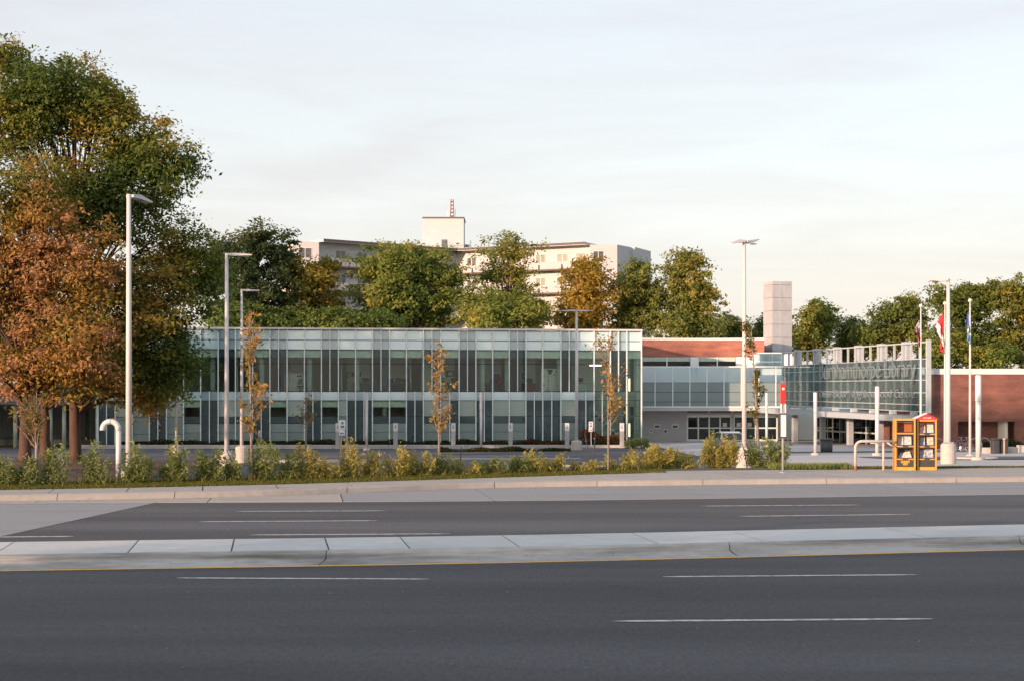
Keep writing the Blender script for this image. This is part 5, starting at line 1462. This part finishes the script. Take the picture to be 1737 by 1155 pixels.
# ------------------------------------------------------------------ flags
leaf_poly = [(0, .95), (.12, .62), (.30, .72), (.24, .38), (.44, .56), (.50, .44), (.78, .48), (.68, .24), (.80, .14), (.42, -.18), (.46, -.34), (.06, -.26), (.04, -.72),
             (-.04, -.72), (-.06, -.26), (-.46, -.34), (-.42, -.18), (-.80, .14), (-.68, .24), (-.78, .48), (-.50, .44), (-.44, .56), (-.24, .38), (-.30, .72), (-.12, .62)]
def inpoly(x, y, poly):
    r = False; j = len(poly) - 1
    for i in range(len(poly)):
        (xi, yi), (xj, yj) = poly[i], poly[j]
        if (yi > y) != (yj > y) and x < (xj - xi) * (y - yi) / (yj - yi) + xi: r = not r
        j = i
    return r
def flag(label, px, top_py, D, flag_top, flag_bot, widthf, colour, mats, seed, base_py=None):
    x = X_(px, D); zg = gz(x, D); h = Z_(top_py, D) - zg
    t = thing('flagpole', label[0], 'flagpole', (x, D, zg), 0, 'flagpoles')
    b = MB(); b.tube([(0, 0, 0), (0, 0, h * .5), (0, 0, h)], [.075, .06, .035], 12); b.build('pole', M['white_metal'], t, smooth=True)
    b = MB(); b.lathe([(.03, h), (.09, h + .03), (.11, h + .10), (.07, h + .17), (.01, h + .2)], 12); b.build('finial', M['coping'], t, smooth=True)
    b = MB(); b.lathe([(.22, 0), (.22, .06), (.12, .12)], 14); b.build('base_collar', M['base_concrete'], t)
    zt, zb = Z_(flag_top, D) - zg, Z_(flag_bot, D) - zg
    f = thing('flag', label[1], 'flag', (x, D, zg), 0, 'flags hanging limp')
    NU, NV = 60, 32; vs = []; rng = random.Random(seed)
    Lf = (zt - zb)
    hoist = Lf * .42
    for i in range(NU + 1):
        u = i / NU
        for j in range(NV + 1):
            v = j / NV
            # limp flag: the fly sags straight down past the hoist, gathered in folds
            z = zt - hoist * v * (1 - .55 * u) - (Lf - hoist * .45) * u ** .92
            wdt = widthf * (math.sin(math.pi * min(1, u * 1.25 + .05)) * .55 + .45 * u) * (1 - .0 * v)
            xx = -.04 - wdt * ((1 - v) * .85 + .10) - .03 * math.sin(v * 9 + u * 4)
            yy = .16 * math.sin(v * 11 + u * 2.5 + seed) * min(1, u * 3) * (.5 + .5 * u) + .05 * math.sin(u * 9)
            vs.append((xx, yy, z))
    n = NV + 1; fs = []; mi = []
    for i in range(NU):
        for j in range(NV):
            fs.append((i*n+j, (i+1)*n+j, (i+1)*n+j+1, i*n+j+1)); mi.append(colour((i + .5) / NU, (j + .5) / NV))
    b = MB(); b.add(vs, fs); b.m = mi
    b.build('cloth', [M[k] for k in mats], f, smooth=True)
def c_can(u, v):
    if u < .25 or u > .75: return 0
    return 0 if inpoly((u - .5) * 2 / .44, -(v - .5) * 2 / .82 + .1, leaf_poly) else 1
def c_ont(u, v):
    if u < .5 and v < .5:
        a, c = abs(u - .25) / .25, abs(v - .25) / .25
        if a < .13 or c < .16: return 0
        if a < .24 or c < .28: return 1
        return 1 if abs(a - c) < .14 else 2
    if (u - .75) ** 2 + ((v - .52) * .6) ** 2 < .007: return 3
    return 0
def c_mun(u, v): return 1 if .42 < u < .56 and v > .3 else (2 if u > .56 else 0)
flag(('thin white flagpole carrying the dark red flag, at the canopy end', 'dark red flag with a small cross canton hanging limp above the canopy end'), 1562, 522, 86, 543, 590, .34, c_ont, ['flag_darkred', 'flag_white', 'flag_blue', 'sign_white'], 3)
flag(('white flagpole carrying the red and white maple leaf flag', 'red and white maple leaf flag hanging limp beside the single-headed lamp'), 1603, 518, 84, 530, 603, .52, c_can, ['flag_red', 'flag_white'], 1)
flag(('white flagpole carrying the blue flag, rightmost of three', 'blue flag with a pale emblem hanging limp on the rightmost flagpole'), 1645.5, 513, 82, 527, 584, .22, c_mun, ['flag_blue', 'flag_white', 'flag_lightblue'], 5)
b = MB(); c_ = gpt(1652, 787, -.80)
b.lathe([(1.0, -.3), (1.0, .08), (.95, .12)], 24); o = b.build('flagpole_plinth', M['base_concrete'], None, loc=(X_(1655, 72), 72, gz(X_(1655, 72), 72)))
tag(o, 'round pale concrete plinth at the foot of the thick light column', 'plinth')

# ------------------------------------------------------------------ bins, blocks, bicycle, racks on the plaza
D = 104.0
t = thing('litter_bin', 'black round litter bin under the sign canopy', 'litter bin', (X_(1402, D), D, gz(X_(1402, D), D)))
b = MB(); b.lathe([(.36, 0), (.40, .1), (.40, .80)], 20); b.build('drum', M['dark_metal'], t, smooth=True)
b = MB(); b.lathe([(.43, .80), (.43, .87), (.30, .90)], 20); b.build('rim', M['dark_metal'], t, smooth=False)
D = 92.0
zg = gz(X_(1695, D), D)
for i, (px, lab) in enumerate(((1690.5, 'left one of two tall black recycling bins by the brick wing'), (1704.5, 'right one of two tall black recycling bins by the brick wing'))):
    t = thing('recycling_bin', lab, 'bin', (X_(px, D) + .0, D, zg), 0, 'black recycling bins')
    b = MB(); b.bbox(-.21, .21, 0, .5, 0, .80, .03); b.build('body', M['dark_metal'], t)
    b = MB(); b.bbox(-.23, .23, -.02, .52, .803, .90, .04); b.build('lid', M['dark_metal'], t)
t = thing('marker_post', 'short pale post in front of the black recycling bins', 'post', (X_(1703.5, 89), 89, gz(X_(1703.5, 89), 89)))
b = MB(); b.tube([(0, 0, 0), (0, 0, .84)], .045, 10); b.build('shaft', M['wood'], t, smooth=True)
b = MB(); b.lathe([(.09, .84), (.09, .90), (.04, .93)], 10); b.lathe([(.09, 0), (.07, .05)], 10); b.build('cap', M['wood'], t)
for i, (px0, px1, py0, py1, D, lab) in enumerate(((1672, 1690, 759, 772, 93, 'pale concrete seat block left of the black bins'), (1715, 1727, 758, 770, 93, 'small pale concrete seat block right of the black bins'),
                                                (1731, 1760, 755, 763, 98, 'far pale concrete block at the right edge'))):
    x0, x1 = X_(px0, D), X_(px1, D)
    z = gz(x0, D)
    b = MB(); b.bbox(0, x1 - x0, 0, .8, -.05, Z_(py0, D) - z, .02)
    tag(b.build('seat_block', M['base_concrete'], None, loc=(x0, D, z)), lab, 'concrete block', 'pale concrete blocks')
def hoop(px, D, lab, r=.42):
    x = X_(px, D); z = gz(x, D)
    b = MB(); b.tube([(-r, 0, 0), (-r, 0, .45)] + [(-r*math.cos(a), 0, .45 + r*math.sin(a)) for a in [math.pi*i/10 for i in range(1, 10)]] + [(r, 0, .45), (r, 0, 0)], .025, 8)
    tag(b.build('bicycle_rack', M['grey_metal'], None, smooth=True, loc=(x, D, z)), lab, 'bicycle rack', 'hoop bicycle racks')
hoop(1592, 104, 'hoop bicycle rack left of the lamp with the concrete base'); hoop(1655, 105, 'hoop bicycle rack behind the rightmost flagpole'); hoop(1670, 106, 'hoop bicycle rack just right of the thick light column')
def bicycle(px, D, lab, rz, frame):
    x = X_(px, D); t = thing('bicycle', lab, 'bicycle', (x, D, gz(x, D) + .005), rz, 'parked bicycles')
    for xx in (-.52, .52):
        b = MB(); b.tube([(xx + .31*math.cos(a), 0, .335 + .31*math.sin(a)) for a in [2*math.pi*i/20 for i in range(21)]], .024, 6, cap=False); w_ = b.build('wheel', M['rubber'], t, smooth=True)
        b = MB(); b.tube([(xx + .285*math.cos(a), 0, .335 + .285*math.sin(a)) for a in [2*math.pi*i/20 for i in range(21)]], .010, 5, cap=False)
        for k in range(10): b.tube([(xx, 0, .335), (xx + .28*math.cos(k*.628), 0, .335 + .28*math.sin(k*.628))], .004, 3, cap=False)
        b.build('rim', M['chrome'], w_)
    b = MB(); bbk, seat, head, fw = (-.05, 0, .32), (-.20, 0, .78), (.36, 0, .80), (.52, 0, .335)
    for p, q in ((bbk, seat), (seat, head), (bbk, (.38, 0, .70)), ((-.52, 0, .335), bbk), ((-.52, 0, .335), seat), (head, fw)): b.tube([p, q], .018, 6)
    b.build('frame', M[frame], t, smooth=True)
    b = MB(); b.bbox(-.33, -.08, -.07, .07, .86, .91, .02); b.tube([(-.20, 0, .78), (-.21, 0, .88)], .014, 6); b.build('saddle', M['rubber'], t)
    b = MB(); b.tube([(.36, 0, .80), (.34, 0, .95)], .014, 6); b.tube([(.36, -.27, .98), (.34, 0, .96), (.36, .27, .98)], .013, 6); b.build('handlebar', M['chrome'], t, smooth=True)
    b = MB(); b.tube([(-.05, -.06, .32), (-.05, .06, .32)], .07, 12); b.tube([(-.05, -.06, .32), (.08, -.06, .24)], .012, 5); b.tube([(-.05, .06, .32), (-.18, .06, .40)], .012, 5); b.build('crankset', M['chrome'], t)
bicycle(1631, 99, 'bicycle parked beside the lamp with the concrete base, front wheel to the right', R(-38), 'bike_purple')
bicycle(1622, 101, 'purple bicycle half hidden behind the lamp base', R(-48), 'bike_purple')

# ------------------------------------------------------------------ silver car glimpsed over the golden shrub
D = 97.0
xc = X_(1234, D)
car = thing('parked_car', 'silver car parked on the plaza, only its roof showing over the golden shrub', 'car', (xc, D, gz(xc, D) + .006), R(4))
b = MB()
side = [(-2.05, .35), (-2.08, .62), (-1.95, .88), (-1.2, .95), (1.25, .93), (2.0, .80), (2.08, .55), (2.05, .33)]
def car_ring(sx, inset): return [(sx * (.86 - inset), y, z) for y, z in side]
vsL, vsR = car_ring(-1, 0), car_ring(1, 0)
n = len(side)
b.add(vsL + vsR, [tuple(range(n)), tuple(range(2*n-1, n-1, -1))] + [(i, i + n, (i+1) % n + n, (i+1) % n) for i in range(n)])
o = b.build('body', M['silver_paint'], car); recalc(o.data)
prof = [(-1.75, .93), (-1.15, 1.40), (-.4, 1.47), (.45, 1.42), (1.15, .94)]
b = MB(); n = len(prof)
b.add([(-.80 if z < 1 else -.62, y, z) for y, z in prof] + [(.80 if z < 1 else .62, y, z) for y, z in prof], [tuple(range(n)), tuple(range(2*n-1, n-1, -1))] + [(i, i+n, (i+1) % n+n, (i+1) % n) for i in range(n)])
o = b.build('cabin', M['silver_paint'], car); recalc(o.data)
b = MB(); b.add([(-.66, -1.66, 1.02), (.66, -1.66, 1.02), (.55, -1.215, 1.37), (-.55, -1.215, 1.37)], [(0, 1, 2, 3)]); g_ = b.build('rear_window', M['car_glass'], car); g_.location = (0, -.03, .01)
for s_ in (-1, 1):
    b = MB(); b.add([(s_*.80, -1.35, 1.0), (s_*.80, .95, 1.0), (s_*.66, .42, 1.37), (s_*.66, -1.05, 1.37)], [(0, 1, 2, 3)]); b.build('side_window', M['car_glass'], car)
    b = MB(); b.bbox(s_*.72 - .12, s_*.72 + .12, -2.10, -1.98, .66, .86, .02); b.build('tail_lamp', M['lamp_lens'], car)
    for yy in (-1.3, 1.3):
        b = MB(); b.tube([(s_*.70, yy, .31), (s_*.88, yy, .31)], .31, 18); wh = b.build('wheel', M['rubber'], car)
        b = MB(); b.tube([(s_*.879, yy, .31), (s_*.89, yy, .31)], .19, 14); b.build('hub_cap', M['chrome'], wh)

# ------------------------------------------------------------------ person by the library wall
def person(loc, hgt, rz):
    t = thing('person', 'person in a pale blue shirt and dark trousers walking along the library glass', 'person', loc, rz)
    k = hgt / 1.7
    J = dict(pel=(0, 0, .92), chest=(0, 0, 1.25), neck=(0, 0, 1.45), head=(0, .0, 1.56), top=(0, .01, 1.66), shl=(-.18, 0, 1.38), shr=(.18, 0, 1.38),
             ell=(-.24, .04, 1.12), elr=(.24, -.03, 1.12), wrl=(-.23, -.08, .90), wrr=(.24, .08, .89), hal=(-.22, -.12, .82), har=(.23, .12, .81),
             hil=(-.10, 0, .88), hir=(.10, 0, .88), knl=(-.10, -.14, .50), knr=(.10, .06, .48), anl=(-.10, -.10, .09), anr=(.10, .26, .12), tol=(-.10, -.28, .04), tor=(.10, .12, .05))
    rad = dict(pel=.15, chest=.16, neck=.06, head=.095, top=.07, shl=.075, shr=.075, ell=.045, elr=.045, wrl=.03, wrr=.03, hal=.035, har=.035, hil=.10, hir=.10, knl=.062, knr=.062, anl=.042, anr=.042, tol=.035, tor=.035)
    E = [('pel', 'chest'), ('chest', 'neck'), ('neck', 'head'), ('head', 'top'), ('chest', 'shl'), ('chest', 'shr'), ('shl', 'ell'), ('shr', 'elr'), ('ell', 'wrl'), ('elr', 'wrr'), ('wrl', 'hal'), ('wrr', 'har'),
         ('pel', 'hil'), ('pel', 'hir'), ('hil', 'knl'), ('hir', 'knr'), ('knl', 'anl'), ('knr', 'anr'), ('anl', 'tol'), ('anr', 'tor')]
    names = list(J); me = bpy.data.meshes.new('body')
    me.from_pydata([tuple(c * k for c in J[n_]) for n_ in names], [(names.index(a), names.index(c)) for a, c in E], [])
    o = link('body', me); md = o.modifiers.new('skin', 'SKIN'); sv = me.skin_vertices[0].data
    for i, n_ in enumerate(names): sv[i].radius = (rad[n_] * k, rad[n_] * k * (.75 if n_ in ('chest', 'pel') else 1)); sv[i].use_root = n_ == 'pel'
    o.modifiers.new('sub', 'SUBSURF').levels = 1
    dg = bpy.context.evaluated_depsgraph_get(); m2 = bpy.data.meshes.new_from_object(o.evaluated_get(dg)); bpy.data.objects.remove(o, do_unlink=True)
    m2.materials.clear()
    for q in ('skin', 'shirt', 'trousers'): m2.materials.append(M[q])
    for p in m2.polygons:
        z = p.center.z / k; ax = abs(p.center.x) / k
        p.material_index = 0 if z > 1.43 or (ax > .17 and z < 1.08 and z > .75) else (1 if z > .93 else 2)
        p.use_smooth = True
    link('body', m2, t)
    b = MB(); b.lathe([(.088*k, 1.55*k), (.105*k, 1.62*k), (.095*k, 1.69*k), (.05*k, 1.73*k), (.01*k, 1.74*k)], 14, (0, .02*k, 0)); b.build('hair', M['hair'], t, smooth=True)
person((X_(437, 125.4), 126.35, -1.98), 1.55, R(80))

# ------------------------------------------------------------------ unseen tree belts added left and behind to shade facade, road and brick wing
def tree_belt(name, spots, seed):
    rng = np.random.default_rng(seed); P = []; b = MB()
    for (x, y, zg, h, w) in spots:
        n = 420
        d = rng.normal(size=(n, 3)); d /= np.linalg.norm(d, axis=1)[:, None]
        C = np.array([x, y, zg + h * .6]) + d * np.array([w, w, h * .4]) * (rng.uniform(0, 1, n) ** .4)[:, None]
        P.append(np.repeat(C, 12, 0) + rng.normal(0, .5, (n * 12, 3)))
        b.tube([(x, y, zg), (x, y, zg + h * .7)], [.35, .15], 8)
    P = np.concatenate(P)
    me = leaves_mesh(name, P, .34, rng.uniform(0, 1, len(P)), M['leaf_green'], rng)
    struct(link(name, me), 'stuff')
    struct(b.build(name + '_trunks', M['bark']), 'stuff')
tree_belt('unseen_shade_trees_left', [(-88, 84, -1.5, 21, 6), (-80, 82, -1.5, 21, 6), (-71, 86, -1.5, 22, 6), (-63, 84, -1.5, 22, 6), (-55, 88, -1.5, 21, 6), (-47, 86, -1.5, 22, 6), (-39, 94, -1.5, 20, 5), (-50, 45, -.5, 17, 4), (-41, 46, -.5, 18, 4.2), (-36, 44, -.5, 17.5, 3.6), (-43, 39, -.3, 18, 4)], 71)
tree_belt('unseen_shade_trees_behind', [(-60, -5, 0, 10, 4.5), (-57, -6, 0, 8.5, 4), (-28, -6, 0, 6.5, 3.5), (-21, -5, 0, 6.5, 3.5), (-14, -6, 0, 6, 3.2)], 72)

# fallen leaves and grit caught in the gutters and joints
rng = np.random.default_rng(77); P = []
for q in range(260):
    x = rng.uniform(-13, 14); P.append((x, kerb(x) - abs(rng.normal(0, .25)) - .03, .02))
for q in range(90):
    x = rng.uniform(-13, 14); P.append((x, kerb(x) + rng.uniform(.3, 2.5), KH + .022))
for q in range(70):
    x = rng.uniform(-8, 9); P.append((x, yel(x) + .74 - abs(rng.normal(0, .12)), .022))
for q in range(60):
    x = rng.uniform(-7, 8); P.append((x, rng.uniform(11, 19), .012))
P = np.array(P)
struct(link('fallen_leaves', leaves_mesh('fallen_leaves', P, .022, rng.uniform(0, 1, len(P)), M['leaf_russet'], rng, up=4)), 'stuff')
